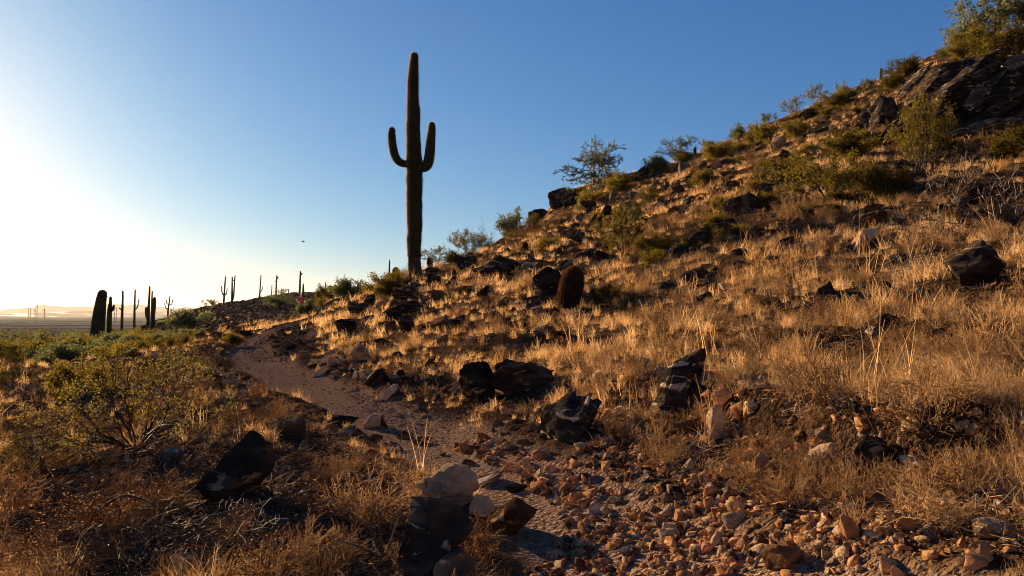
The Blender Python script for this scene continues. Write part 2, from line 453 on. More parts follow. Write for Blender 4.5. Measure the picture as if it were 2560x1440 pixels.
nz = 0.05 * fbm(GX / 0.9, GY / 0.9, 0.3, 3) * rough
nz = nz + 0.035 * fbm(GX / 0.22, GY / 0.22, 1.3, 3) * rough * sstep(90, 20, GR)
nz = nz + 0.26 * pn(GX / 3.2, GY / 3.2, 2.3) * rough * sstep(4, 12, GR)
nz = nz + 0.7 * fbm(GX / 11, GY / 11, 3.3, 3) * sstep(32, 90, GR) * sstep(2500, 300, GR)
nz = nz - 0.07 * TMASK
def line_side(pts, x, y):
    best = np.full(np.shape(x), 1e9); side = np.zeros(np.shape(x))
    for (ax, ay), (bx, by) in zip(pts[:-1], pts[1:]):
        vx, vy = bx - ax, by - ay; L = math.hypot(vx, vy)
        t = np.clip(((x - ax) * vx + (y - ay) * vy) / (L * L), 0, 1)
        dd = np.hypot(x - ax - t*vx, y - ay - t*vy)
        m_ = dd < best
        best = np.where(m_, dd, best); side = np.where(m_, np.sign(vx * (y - ay) - vy * (x - ax)), side)
    return best * side
BANK = [tuple(hit(BASE, float(a), float(b))[:2]) for a, b in [(1480,1000),(1560,1030),(1640,1040),(1800,1060),(1960,1100),(2110,1140),(2300,1150),(2600,1130)]]
sd_ = line_side(BANK, GX, GY) + 0.10 * pn(GX / .5, GY / .5, 8.8)
bank = 0.26 * sstep(-.09, .09, sd_) * np.exp(-np.maximum(sd_, 0) / 1.0) * sstep(.10, .16, np.arctan2(GX, GY)) * sstep(.72, .55, np.arctan2(GX, GY)) * (GR < 14)
nz = nz + bank
tq = (BASE + 0.5 * pn(GX / 2.6, GY / 2.6, 5.5) + .25 * GX * 0) / 0.55
fr_ = tq - np.floor(tq)
nz = nz + 0.13 * (sstep(0, .22, fr_) - fr_) * (1 - TMASK) * sstep(5, 8, GR) * sstep(60, 35, GR) * sstep(-3, 0, GX + .15 * GY)
HZ = BASE + nz
HZ[:, 0] = 0

def height(x, y): return grid_eval(HZ, np.asarray(x, float), np.asarray(y, float))
def ground(px, py): return hit(HZ, np.asarray(px, float), np.asarray(py, float))
def normal(x, y, e=0.15):
    dzx = (height(x + e, y) - height(x - e, y)) / (2*e); dzy = (height(x, y + e) - height(x, y - e)) / (2*e)
    return dzx, dzy

nt_, nr_ = GX.shape
V = np.stack([GX, GY, HZ], -1).reshape(-1, 3)
idx = np.arange(nt_ * nr_).reshape(nt_, nr_)
i1 = np.roll(idx, -1, 0)
quads = np.stack([idx[:, :-1], idx[:, 1:], i1[:, 1:], i1[:, :-1]], -1).reshape(-1, 4)
cen = len(V)
V = np.concatenate([V, [[0, 0, 0.0]]])
gm = mk_mesh('ground', V, quads, M['ground'], True)
bmg = bmesh.new(); bmg.from_mesh(gm); bmg.verts.ensure_lookup_table()
for a_ in range(nt_):
    bmg.faces.new((bmg.verts[cen], bmg.verts[int(idx[a_, 0])], bmg.verts[int(i1[a_, 0])])).smooth = True
bmesh.ops.recalc_face_normals(bmg, faces=bmg.faces)
bmg.to_mesh(gm); bmg.free()
at = gm.attributes.new('trail', 'FLOAT', 'POINT')
at.data.foreach_set('value', np.concatenate([TMASK.ravel(), [0]]).astype(np.float32))
at = gm.attributes.new('plain', 'FLOAT', 'POINT')
plain_w = sstep(70, 180, GR) * sstep(2.5, -1.0, HZ)
at.data.foreach_set('value', np.concatenate([plain_w.ravel(), [0]]).astype(np.float32))
tag(obj('ground', gm), 'dry desert hillside rising to the right with a dirt trail and a plain beyond', kind='structure')

# far mountains
def mountains(name, label, R, base_v, amp_v, seed, a0=-62, a1=15):
    a = np.radians(np.linspace(a0, a1, 260))
    rows = np.linspace(0, 1, 14)
    ridge = base_v + amp_v * np.clip(0.5 + 1.3 * fbm(a * 9, a * 0 + seed, 0.2, 5), 0.02, 2)
    V = []
    for t in rows:
        rr = R + (1 - t) * -190 + 60 * pn(a * 40, a * 0 + t * 3, seed)
        prof_ = t ** 1.3 * (1 + 0.25 * pn(a * 70, t * 6 + a * 0, seed + 3))
        V.append(np.stack([np.sin(a) * rr, np.cos(a) * rr, -22 + R * ridge * prof_ + 0 * a], -1))
    bk = V[-1].copy(); bk[:, :2] *= 1 + 700 / R; bk[:, 2] = -22
    V.append(bk)
    V = np.array(V); k, n = V.shape[:2]
    ix = np.arange(k * n).reshape(k, n)
    q = np.stack([ix[:-1, :-1], ix[:-1, 1:], ix[1:, 1:], ix[1:, :-1]], -1).reshape(-1, 4)
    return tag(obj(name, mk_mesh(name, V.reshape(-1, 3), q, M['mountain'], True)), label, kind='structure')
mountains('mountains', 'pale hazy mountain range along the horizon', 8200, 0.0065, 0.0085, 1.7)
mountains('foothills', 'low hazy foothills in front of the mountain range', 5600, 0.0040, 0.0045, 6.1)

# haze: one closed box of thin even air round everything
hm, hnt, hout = new_mat('haze air')
pv = hnt.nodes.new('ShaderNodeVolumePrincipled')
pv.inputs['Color'].default_value = (1.0, 0.94, 0.86, 1)
pv.inputs['Density'].default_value = 0.00003
pv.inputs['Anisotropy'].default_value = 0.3
hnt.links.new(pv.outputs[0], hout.inputs['Volume'])
hv = np.array([(x, y, z) for z in (-45, 150) for y in (-10000, 10000) for x in (-10000, 10000)], float)
hf = [(0, 2, 3, 1), (4, 5, 7, 6), (0, 1, 5, 4), (2, 6, 7, 3), (0, 4, 6, 2), (1, 3, 7, 5)]
tag(obj('haze', mk_mesh('haze', hv, hf, hm)), 'thin warm haze over the desert plain', kind='stuff')
# ------------------------------------------------------------------ rocks
_ico = {}
def ico(sub):
    if sub not in _ico:
        bm = bmesh.new(); bmesh.ops.create_icosphere(bm, subdivisions=sub, radius=1.0)
        bm.verts.ensure_lookup_table()
        _ico[sub] = (np.array([v.co[:] for v in bm.verts]), np.array([[v.index for v in f.verts] for f in bm.faces]))
        bm.free()
    return _ico[sub]

def rot_mat(rx, ry, rz):
    return np.array(Euler((rx, ry, rz)).to_matrix())

def rock_verts(seed, sub=4, cuts=15, amp=0.11, layers=0.0, lay_rot=(0.3, 0.7, 0.0), stretch=(1, 1, 1), rot=(0, 0, 0), dmin=0.26, dmax=0.72):
    """an angular stone: a sphere cut by random planes, roughened, optionally split in layers"""
    r = np.random.default_rng(seed)
    V, Fc = ico(sub); V = V.copy()
    for i in range(cuts):
        n = r.normal(size=3); n /= np.linalg.norm(n); d = r.uniform(dmin, dmax)
        p = V @ n - d
        V = V - np.where(p > 0, p, 0)[:, None] * n * 0.97
    L = np.linalg.norm(V, axis=1)[:, None]; U = V / np.maximum(L, 1e-6)
    so = seed * 1.731 % 50
    if layers:
        ax = rot_mat(*lay_rot) @ np.array([0, 0, 1.0])
        t = V @ ax * layers; t = t + 0.9 * np.sin(t * 1.3 + so) * .5 + 0.35 * pn(V[:, 0] * 1.5 + so, V[:, 1] * 1.5, V[:, 2] * 1.5)
        k = np.floor(t)
        off = np.sin(k * 12.9898 + seed) * 43758.5453; off = off - np.floor(off)
        side = V - (V @ ax)[:, None] * ax
        fr = t - k
        groove = np.exp(-((np.minimum(fr, 1 - fr)) / 0.14) ** 2)
        V = V + side * (0.22 * (off - 0.5) - 0.06 * groove)[:, None]
    rid = 1 - 2.2 * np.abs(pn(V[:, 0] * 2.6 + so, V[:, 1] * 2.6, V[:, 2] * 2.6 + so)) + 0.5 - 1.1 * np.abs(pn(V[:, 0] * 6 + so, V[:, 1] * 6, V[:, 2] * 6 + so))
    V = V + U * (0.55 * amp * fbm(V[:, 0] * 2.1 + so, V[:, 1] * 2.1, V[:, 2] * 2.1 + so, 4) + 0.5 * amp * (0.9 - rid))[:, None]
    V = V * np.array(stretch)
    V = V @ rot_mat(*rot).T
    lo, hi = V.min(0), V.max(0)
    return (V - (lo + hi) / 2) / (hi - lo), Fc

ROCK_AT = []        # x, y, radius: keeps grass off and in front of stones
def place_rock(name, label, px, py, wpx, hpx, mat, seed, cat='rock', group=None, bury=0.22, depth=0.85, sub=4, layers=0.0,
               lay_rot=(0.3, 0.7, 0.0), stretch=(1, 1, 1), rot=None, cuts=15, amp=0.11, dmin=0.26, dmax=0.72, smooth=False):
    """px, py: where its foot stands in the photo; wpx, hpx its size there"""
    g = ground(px, py)
    s = g[1] / F
    w, h = wpx * s, hpx * s / (1 - bury)
    if rot is None: rot = ((seed * .37) % .5 - .25, (seed * .53) % .8 - .4, (seed * 0.77) % 6.28)
    V, Fc = rock_verts(seed, sub, cuts, amp, layers, lay_rot, stretch, rot, dmin, dmax)
    dp = depth * min(w, 1.6 * h)
    V = V * np.array([w, dp, h]) + np.array([0, 0, h * (0.5 - bury)])
    me = mk_mesh(name, V, Fc, M[mat], smooth)
    y = g[1] + dp * 0.35
    o = obj(name, me, loc=(float(g[0] * y / g[1]), float(y), float(min(g[2], height(g[0] * y / g[1], y)))))
    ROCK_AT.append((g[0], g[1], w * 0.5))
    return tag(o, label, cat, group)

R_ = [
 # foreground
 ('large pale pitted boulder at the near edge of the trail', 1120, 1268, 165, 98, 'rock_pale', 101, dict(sub=5, amp=0.2, depth=0.9)),
 ('big black leaning slab with one pale streak, in front of the pale pitted boulder', 1085, 1452, 205, 205, 'rock_veined', 102, dict(sub=5, depth=0.8, amp=.17, stretch=(1.4, .8, .7), rot=(0, -.8, .2))),
 ('small pointed pale stone wedged between black slab and dark mound', 1205, 1298, 66, 58, 'rock_pale', 103, dict(cuts=8)),
 ('rounded dark mound of rock right of the small pointed pale stone', 1285, 1345, 120, 90, 'rock_brown', 104, {}),
 ('cracked pale pink boulder in front of the black leaning slab, cut by the picture bottom', 1135, 1472, 110, 88, 'rock_grey', 105, dict(sub=5)),
 ('big black rock leaning over the dark brush left of the trail', 590, 1258, 172, 165, 'rock_black', 106, dict(sub=5, amp=.18, rot=(0, -.6, .2), stretch=(1.3, .9, .8))),
 ('bluish grey rock behind the big black rock, under the large creosote', 417, 1182, 78, 58, 'rock_grey', 107, {}),
 ('grey rock half behind dry grass left of the trail', 722, 1108, 78, 64, 'rock_grey', 108, dict(layers=3)),
 ('white faced rock lying on the trail with a dark right side', 930, 1070, 50, 34, 'rock_pale', 109, {}),
 ('dark stone touching the right side of the white faced trail rock', 953, 1069, 36, 26, 'rock_black', 110, dict(sub=3)),
 ('flat dark slate slab set across the trail beside the white faced rock', 860, 1062, 76, 22, 'rock_black', 111, dict(layers=4, lay_rot=(0, 0.1, 0), depth=1.2)),
 ('rounded grey stone in the trail just below the flat slate slab', 868, 1090, 46, 24, 'rock_grey', 112, dict(sub=3)),
 ('black boulder with a glossy face at the foot of the grass bank', 1192, 1010, 96, 104, 'rock_black', 113, dict(sub=5, amp=.2, bury=.32)),
 ('long black bank rock right of the glossy black boulder', 1310, 985, 165, 84, 'rock_black', 114, dict(sub=5, depth=0.6, amp=.22, bury=.34)),
 ('fluted grey slate outcrop with slanting ridges beside the trail', 1425, 1104, 165, 112, 'rock_veined', 115, dict(sub=5, bury=.34, layers=7, lay_rot=(0, -.67, 0), amp=0.15, rot=(0, -.55, 0), stretch=(1.4, .8, .75))),
 ('large jagged black rock with pale patches below the dry grass', 1700, 1020, 160, 146, 'rock_veined', 116, dict(sub=5, rot=(0, -.7, .3), stretch=(1.2, .8, .9), amp=0.22)),
 ('smooth orange boulder right of the jagged black rock', 1812, 1032, 66, 48, 'rock_orange', 117, {}),
 ('small flat pink stone left of the smooth orange boulder', 1768, 992, 34, 18, 'rock_orange', 118, dict(sub=3)),
 ('tall tapered tan stone standing below the smooth orange boulder', 1790, 1102, 52, 88, 'rock_pale', 119, dict(stretch=(.6, .6, 1.3), rot=(0, .25, 0))),
 ('brown boulder with a pale curved edge left of the tall tapered stone', 1716, 1098, 62, 52, 'rock_brown', 120, {}),
 ('small orange stone in the shade left of the brown boulder', 1644, 1090, 34, 30, 'rock_orange', 121, dict(sub=3)),
 ('upright orange stone with a lit edge in the rubble', 1900, 1200, 46, 62, 'rock_orange', 122, dict(stretch=(.7, .7, 1.1))),
 ('curved pale grey slab arching beside the dark hollow', 2045, 1168, 92, 56, 'rock_pale', 123, dict(rot=(0, -.5, 0), stretch=(1.4, .8, .6))),
 ('dark flat slab lying above the curved pale grey slab', 2085, 1122, 78, 40, 'rock_black', 124, dict(depth=1.1)),
 ('black rock with glossy folds inside the dark hollow', 2180, 1186, 130, 84, 'rock_black', 125, dict(sub=5, layers=3)),
 ('white oval stone right of the glossy black rock', 2292, 1184, 78, 42, 'rock_white', 126, dict(rot=(0, .4, 0), stretch=(1.3, .8, .7))),
 ('dull brown stone right of the white oval stone', 2390, 1204, 62, 30, 'rock_brown', 127, {}),
 ('dark oval stone with a white vein above orange stones', 2192, 1296, 86, 52, 'rock_veined', 128, {}),
 ('orange wedge stone left below the white veined stone', 2124, 1346, 42, 52, 'rock_orange', 129, dict(stretch=(.7, .7, 1.1))),
 ('square orange stone right below the white veined stone', 2221, 1316, 30, 26, 'rock_orange', 130, dict(sub=3)),
 ('flat orange stone between orange wedge and square orange stone', 2188, 1330, 30, 20, 'rock_orange', 131, dict(sub=3)),
 ('curved orange brown stone at the far right of the orange cluster', 2268, 1332, 40, 32, 'rock_orange', 132, dict(sub=3)),
 ('broad flat brown stone with a lit left face near the bottom edge', 1972, 1428, 124, 56, 'rock_brown', 133, dict(sub=5, layers=2, lay_rot=(0, .3, 0))),
 ('blocky orange brown boulder in the bottom right corner', 2442, 1424, 84, 58, 'rock_orange', 134, {}),
 ('reddish angular stone at the bottom edge below the blocky orange boulder', 2245, 1452, 44, 36, 'rock_orange', 135, dict(sub=3)),
 ('grey stone with a curled edge at the far right', 2512, 1266, 56, 40, 'rock_grey', 136, dict(sub=3)),
 ('pale tan boulder half hidden in grass at the lower right', 2480, 1350, 90, 44, 'rock_pale', 137, {}),
 ('rounded white stone right of the trail, above the slate bed', 1322, 1185, 28, 20, 'rock_pale', 138, dict(sub=3)),
 ('layered grey slate lying flat right of the pale pitted boulder', 1215, 1218, 84, 30, 'rock_grey', 139, dict(layers=5, lay_rot=(0, .15, 0), depth=1.2)),
 ('dark flat slate bed beside the layered grey slate', 1290, 1232, 60, 18, 'rock_black', 140, dict(layers=3, lay_rot=(0, .1, 0), depth=1.2)),
 ('thin grey slates leaning in dry brush left of the trail', 925, 1222, 60, 44, 'rock_grey', 141, dict(layers=5, lay_rot=(0, 1.1, 0.3))),
 ('dark grey cracked boulder in the shade at the bottom left', 465, 1440, 96, 52, 'rock_grey', 142, {}),
 # hillside
 ('black boulder just left of the barrel cactus', 1372, 742, 86, 74, 'rock_black', 201, dict(sub=5)),
 ('tan flat topped slab half sunk in golden grass', 2165, 618, 96, 58, 'rock_pale', 202, dict(layers=2, lay_rot=(0, -.4, 0), rot=(0, -.4, 0), stretch=(1.4, .8, .6))),
 ('long black boulder with a pale left crest on the right of the slope', 2440, 706, 165, 112, 'rock_black', 203, dict(sub=5)),
 ('dark reddish rock left of the long black boulder', 2345, 664, 50, 46, 'rock_brown', 204, {}),
 ('grey layered rock in the grass below the long black boulder', 2305, 772, 78, 54, 'rock_grey', 205, dict(layers=3)),
 ('squat black block on the upper slope under an olive bush', 1865, 536, 102, 58, 'rock_black', 206, {}),
 ('dark rock with tan foot right of the squat black block', 1996, 590, 62, 48, 'rock_brown', 207, {}),
 ('slanted pile of dark slate in the middle of the grass slope', 2068, 758, 68, 54, 'rock_veined', 208, dict(layers=5, lay_rot=(0, -.6, 0))),
 ('dark rock with pale top right of the slanted slate pile', 2212, 748, 38, 44, 'rock_veined', 209, {}),
 ('small round black stone upper of two below the squat black block', 1854, 641, 44, 22, 'rock_black', 210, dict(sub=3)),
 ('small round black stone lower of two below the squat black block', 1840, 676, 48, 24, 'rock_black', 211, dict(sub=3)),
 ('black brick shaped stone left of the slanted slate pile', 1880, 741, 32, 22, 'rock_black', 212, dict(sub=3)),
 ('small pale stones embedded left of the black brick shaped stone', 1815, 724, 36, 18, 'rock_pale', 213, dict(sub=3)),
 ('black rock shaded by an olive bush in mid slope', 1752, 626, 62, 54, 'rock_black', 214, {}),
 ('low dark rock above and right of the barrel cactus', 1506, 652, 62, 28, 'rock_black', 215, {}),
 ('dark hump of rock beneath the big olive brown bush', 1442, 608, 56, 36, 'rock_black', 216, {}),
 ('small dark pyramid rock on the upper slope', 1515, 541, 32, 30, 'rock_black', 217, {}),
 ('brown rock ledge right of the small dark pyramid rock', 1690, 485, 40, 26, 'rock_brown', 218, {}),
 ('tan rounded boulder on the ridge left of the big outcrop', 1947, 372, 46, 36, 'rock_pale', 219, {}),
 ('dark stone in front of the tan rounded ridge boulder', 1962, 398, 40, 28, 'rock_black', 220, dict(sub=3)),
 ('pale block among dead branches at the right edge', 2405, 515, 40, 30, 'rock_grey', 221, dict(sub=3)),
 ('dark boulder among dead branches above the pale block', 2440, 495, 60, 40, 'rock_black', 222, {}),
 # ridge
 ('tall stacked black rock on the skyline below the bare tree', 1392, 522, 46, 58, 'rock_black', 230, dict(layers=2, lay_rot=(0, 0, 0), amp=.16)),
 ('black rock with a pale tan face joined to the stacked skyline rock', 1425, 516, 44, 46, 'rock_veined', 231, dict(amp=.16)),
 ('low jagged black rock left of the stacked skyline rock', 1345, 548, 52, 30, 'rock_black', 232, {}),
 ('black rounded rock on the skyline right of the bare tree', 1605, 446, 54, 34, 'rock_black', 233, {}),
 ('low black rock beside the rounded skyline rock', 1568, 456, 46, 26, 'rock_black', 234, {}),
 ('black ragged ledge on the skyline left of the single small saguaro', 2022, 297, 76, 32, 'rock_black', 235, dict(layers=2)),
 ('small black crag on the ridge above the big outcrop', 2262, 178, 30, 22, 'rock_black', 236, dict(sub=3)),
 ('rough grey brown boulder above the right end of the big outcrop', 2535, 205, 70, 74, 'rock_grey', 237, dict(layers=3)),
 # below the tall saguaro
 ('tilted slate slab with a pale left edge right of the tall saguaro', 1166, 676, 50, 46, 'rock_veined', 240, dict(layers=3, lay_rot=(0, .8, 0), rot=(0, .6, 0), stretch=(.6, .8, 1.2))),
 ('dark ragged outcrop crossing the slope right of the tilted slab', 1250, 690, 104, 56, 'rock_black', 241, dict(layers=2, amp=.16, rot=(0, -.4, 0), stretch=(1.3, .8, .7))),
 ('black low rock at the right foot of the tall saguaro', 1078, 682, 36, 15, 'rock_black', 242, dict(sub=3)),
 ('dark rounded boulder below the tall saguaro', 1083, 706, 38, 22, 'rock_black', 243, {}),
 ('black pointed stone between dark boulder and tilted slab', 1134, 692, 20, 22, 'rock_black', 244, dict(sub=3)),
 ('black boulder under the olive bush left of the tall saguaro', 1008, 746, 48, 34, 'rock_black', 245, {}),
 ('brown grey peaked boulder below the dark rounded boulder', 1098, 745, 40, 22, 'rock_brown', 246, {}),
 ('long black outcrop lying across the slope below the peaked boulder', 1005, 795, 112, 44, 'rock_black', 247, dict(layers=2, amp=.16, rot=(0, -.35, 0), stretch=(1.4, .8, .6), depth=.5)),
 ('small black pointed stone at the lower end of the long outcrop', 1020, 803, 26, 20, 'rock_black', 248, dict(sub=3)),
 ('dark round topped rock beside the green bush left of the outcrop', 925, 768, 28, 32, 'rock_black', 249, {}),
 ('grey veined rock left of the dark round topped rock', 895, 785, 46, 32, 'rock_veined', 250, dict(layers=3)),
 # beside the trail
 ('black pyramid boulder right of the far trail', 864, 832, 58, 34, 'rock_black', 260, {}),
 ('upright stone with a bright left face right of the far trail', 779, 852, 26, 28, 'rock_pale', 261, dict(stretch=(.7, .8, 1.1))),
 ('large wedge stone with a bright sloping left face in the grass', 900, 905, 52, 44, 'rock_pale', 262, dict(rot=(0, -.4, 0), stretch=(1.2, .8, .8))),
 ('round black stone right of the bright wedge stone', 992, 901, 28, 22, 'rock_black', 263, dict(sub=3)),
 ('broad black boulder half buried below the bright wedge stone', 938, 966, 66, 40, 'rock_black', 264, {}),
 ('sharp black triangular rock in the grass above the bright wedge stone', 1014, 832, 42, 44, 'rock_black', 265, dict(cuts=7, stretch=(.9, .8, 1.2))),
 ('dark grey rounded rock left of the sharp triangular rock', 976, 830, 34, 28, 'rock_brown', 266, dict(sub=3)),
 ('black two lobed rock in the grass right of the triangular rock', 1140, 819, 56, 32, 'rock_black', 267, {}),
 ('low black rock above the bright wedge stone', 962, 871, 56, 26, 'rock_black', 268, {}),
 ('long pale stone lying upper of two beside the far trail', 779, 916, 34, 20, 'rock_pale', 269, dict(rot=(0, -.4, 0), stretch=(1.5, .7, .6))),
 ('long pale stone lying lower of two beside the far trail', 800, 939, 42, 26, 'rock_pale', 270, dict(rot=(0, -.4, 0), stretch=(1.5, .7, .6))),
 ('small white upright stone left of the broad black boulder', 887, 946, 12, 20, 'rock_white', 271, dict(sub=3)),
 ('tan sloping stone below the broad black boulder', 972, 996, 48, 34, 'rock_pale', 272, dict(rot=(0, -.5, 0), stretch=(1.4, .8, .6))),
 ('small dark pointed rock on the left edge of the far trail', 615, 842, 34, 17, 'rock_black', 273, dict(sub=3)),
 ('dark rock left of the far trail beside a small bush', 546, 853, 22, 20, 'rock_black', 274, dict(sub=3)),
 ('reddish brown rock left of the trail bend', 543, 968, 44, 28, 'rock_brown', 275, {}),
 ('tan flat stone right of the reddish brown rock', 582, 963, 40, 18, 'rock_pale', 276, dict(sub=3)),
 ('white stone left of the trail above the reddish brown rock', 541, 936, 26, 16, 'rock_white', 277, dict(sub=3)),
 ('white quartz lump in the dry grass above the fluted slate', 1497, 945, 30, 20, 'rock_white', 278, dict(sub=3)),
]
for lab, px, py, w, h, mt, sd_, kw in R_:
    nm = 'boulder' if max(w, h) * float(ground(px, py)[1]) / F > 0.42 else 'rock'
    place_rock(nm, lab, px, py, w, h, mt, sd_, cat=nm, **kw)

# big outcrop on the upper right: a thing made of tilted slabs
g0 = ground(2330.0, 335.0)
oc = tag(empty('rock_outcrop', (float(g0[0]), float(g0[1]), float(g0[2]))),
         'big overhanging outcrop of tilted black slabs near the top of the hill', 'rock outcrop')
D0 = float(g0[1])
def slab(cx, cy, ln, thick, tilt, seed, mat, dy=0.0, dep=2.4, lab=None, lay=3):
    ux, uz = pix_ray(cx, cy)
    d = D0 + dy; s = d / F
    V, Fc = rock_verts(seed, 5, 18, 0.3, lay, (0.1, 0.12, 0.0), (1, 1, 1), (0, 0, seed * .7 % 6.28), .3, .8)
    V = V * np.array([ln * s, dep, thick * s])
    V = V @ rot_mat(0.15, -math.radians(tilt), 0.12).T
    p = np.array([float(ux) * d, d, CAM[2] + float(uz) * d]) - np.array(oc.location)
    o = obj('slab', mk_mesh('slab', V + p, Fc, M[mat]), oc)
    if lab: o['label'] = lab
slab(2330, 250, 300, 100, 40, 301, 'rock_black', 0.6, 2.6)
slab(2395, 195, 200, 60, 38, 302, 'rock_black', 0.9, 2.4)
slab(2385, 210, 150, 26, 42, 303, 'rock_veined', -0.5, 0.8, 'thin brown slab catching the sun')
slab(2440, 262, 330, 110, 28, 304, 'rock_black', 0.4, 2.8)
slab(2560, 285, 360, 150, 18, 305, 'rock_black', 0.6, 3.0)
slab(2470, 215, 130, 30, 48, 306, 'rock_veined', -0.2, 0.8, 'thin slab with a yellowish edge')
slab(2500, 210, 150, 60, 22, 307, 'rock_black', 0.8, 2.0)
slab(2420, 326, 270, 30, 16, 308, 'rock_grey', -1.5, 1.3, 'grey flat slab at the outcrop foot')
slab(2208, 285, 90, 80, 56, 309, 'rock_black', -0.1, 1.2)
slab(2190, 300, 80, 20, 70, 310, 'rock_grey', -0.5, 0.5)
slab(2235, 300, 100, 22, 66, 314, 'rock_grey', -0.5, 0.5)
slab(2280, 205, 150, 26, 44, 311, 'rock_veined', -0.3, 1.0)
slab(2440, 245, 80, 30, 62, 312, 'rock_grey', -1.0, 0.5, 'leaf shaped grey slab')
slab(2535, 318, 110, 40, 28, 313, 'rock_grey', -1.6, 0.9)
slab(2300, 310, 220, 60, 30, 315, 'rock_black', 0.0, 2.0)

# ------------------------------------------------------------------ cacti
def tube(path, rad, nribs, depth=0.08, per=4, cap=True, twist=0.0):
    """ribbed column swept along a path; returns verts, faces (quads), crest lines"""
    P = np.asarray(path, float); n = len(P); m = nribs * per
    T = np.gradient(P, axis=0); T /= np.linalg.norm(T, axis=1)[:, None]
    ref = np.array([0, 1.0, 0])
    A = ref - (T @ ref)[:, None] * T; A /= np.maximum(np.linalg.norm(A, axis=1), 1e-6)[:, None]
    B = np.cross(T, A)
    ph = np.arange(m) * 2 * math.pi / m
    prof_ = 1 - depth * (1 - np.abs(np.cos(ph * nribs / 2)))* 1.6
    rr = np.asarray(rad)[:, None] * prof_[None]
    V = P[:, None] + rr[..., None] * (np.cos(ph)[None, :, None] * A[:, None] + np.sin(ph)[None, :, None] * B[:, None])
    ix = np.arange(n * m).reshape(n, m); i2 = np.roll(ix, -1, 1)
    q = np.stack([ix[:-1], i2[:-1], i2[1:], ix[1:]], -1).reshape(-1, 4)
    crest = V[:, ::per]; cn = crest - P[:, None]; cn /= np.maximum(np.linalg.norm(cn, axis=-1), 1e-6)[..., None]
    V = V.reshape(-1, 3)
    return V, q, crest, cn, T

def dome(rad, k=5):
    """radii factors and offsets of a rounded tip"""
    a = np.linspace(0, math.pi / 2 * 0.985, k)
    return np.cos(a) * rad, np.sin(a) * rad

def column(points, radii, steps=40, tip=True, base_taper=False):
    """resample a bent column and round its tip"""
    P = np.asarray(points, float); r = np.asarray(radii, float)
    s = np.concatenate([[0], np.cumsum(np.linalg.norm(np.diff(P, axis=0), axis=1))])
    q = np.linspace(0, s[-1], steps)
    Pq = np.stack([pchip(s, P[:, i], q) for i in range(3)], -1) if len(P) > 2 else np.stack([np.interp(q, s, P[:, i]) for i in range(3)], -1)
    rq = np.interp(q, s, r)
    if tip:
        d = Pq[-1] - Pq[-2]; d /= np.linalg.norm(d)
        dr, do = dome(rq[-1])
        Pq = np.concatenate([Pq, Pq[-1] + do[1:, None] * d]); rq = np.concatenate([rq, dr[1:]])
    return Pq, rq

def spines(crest, cn, T, every, length, k=4, seed=1, w=0.0022, jitter=0.9, skip=0.0):
    r = np.random.default_rng(seed)
    n, m = crest.shape[:2]
    V = []; base = crest[::every].reshape(-1, 3); nn = cn[::every].reshape(-1, 3)
    tt = np.repeat(T[::every], m, 0)
    reps = k
    B = np.repeat(base, reps, 0); N_ = np.repeat(nn, reps, 0); TT = np.repeat(tt, reps, 0)
    B = B + TT * r.uniform(-0.5, 0.5, (len(B), 1)) * length
    d = N_ + jitter * r.normal(size=B.shape) * 0.6
    d /= np.linalg.norm(d, axis=1)[:, None]
    L = length * r.uniform(0.5, 1.15, (len(B), 1))
    side = np.cross(d, r.normal(size=B.shape)); side /= np.maximum(np.linalg.norm(side, axis=1), 1e-6)[:, None]
    a = B + side * w; b = B - side * w; c = B + d * L
    V = np.stack([a, b, c], 1).reshape(-1, 3)
    return V, np.arange(len(V)).reshape(-1, 3)

def spine_part(parent, crest, cn, T, every, length, mat, **kw):
    V, Fc = spines(crest, cn, T, every, length, **kw)
    o = obj('spines', mk_mesh('spines', V, Fc, M[mat]), parent)
    o['kind'] = 'stuff'
    return o

def saguaro(name, label, px_base, py_base, trunk, arms=(), ribs=14, mat='saguaro', group=None, d=None, spin=None, per=3, sink=0.25):
    """trunk and arms: lists of (photo x, photo y, half width in photo px) read along the stem"""
    if d is None:
        g = ground(px_base, py_base); D = float(g[1]); bz = float(g[2]); bx = float(g[0])
    else:
        ux, _ = pix_ray(px_base, py_base); D = d; bx = float(ux) * D; bz = float(height(bx, D))
    s = D / F
    def w(px, py, dy=0.0):
        ux, uz = pix_ray(px, py)
        return np.array([float(ux) * D - bx, dy, CAM[2] + float(uz) * D - bz])
    root = tag(empty(name, (bx, D, bz)), label, 'cactus', group)
    P = [w(a, b) for a, b, c in trunk]; r = [c * s for a, b, c in trunk]
    P.insert(0, P[0] - np.array([0, 0, max(sink, P[0][2] + sink)])); r.insert(0, r[0])
    pq, rq = column(P, r, max(12, len(P) * 8))
    V, q, cr, cn, T = tube(pq, rq, ribs, 0.10, per)
    obj('trunk', mk_mesh('trunk', V, q, M[mat], True), root)
    if spin: spine_part(root, cr, cn, T, 1, spin, 'spine', k=3, seed=5)
    for kk, arm in enumerate(arms):
        P = [w(a, b, 0.02 * (-1) ** kk) for a, b, c in arm]; r = [c * s for a, b, c in arm]
        pq, rq = column(P, r, max(10, len(P) * 6))
        V, q, cr, cn, T = tube(pq, rq, max(8, ribs - 4), 0.10, per)
        a = obj('arm', mk_mesh('arm', V, q, M[mat], True), root)
        if spin: spine_part(a, cr, cn, T, 1, spin, 'spine', k=3, seed=9 + kk)
    return root

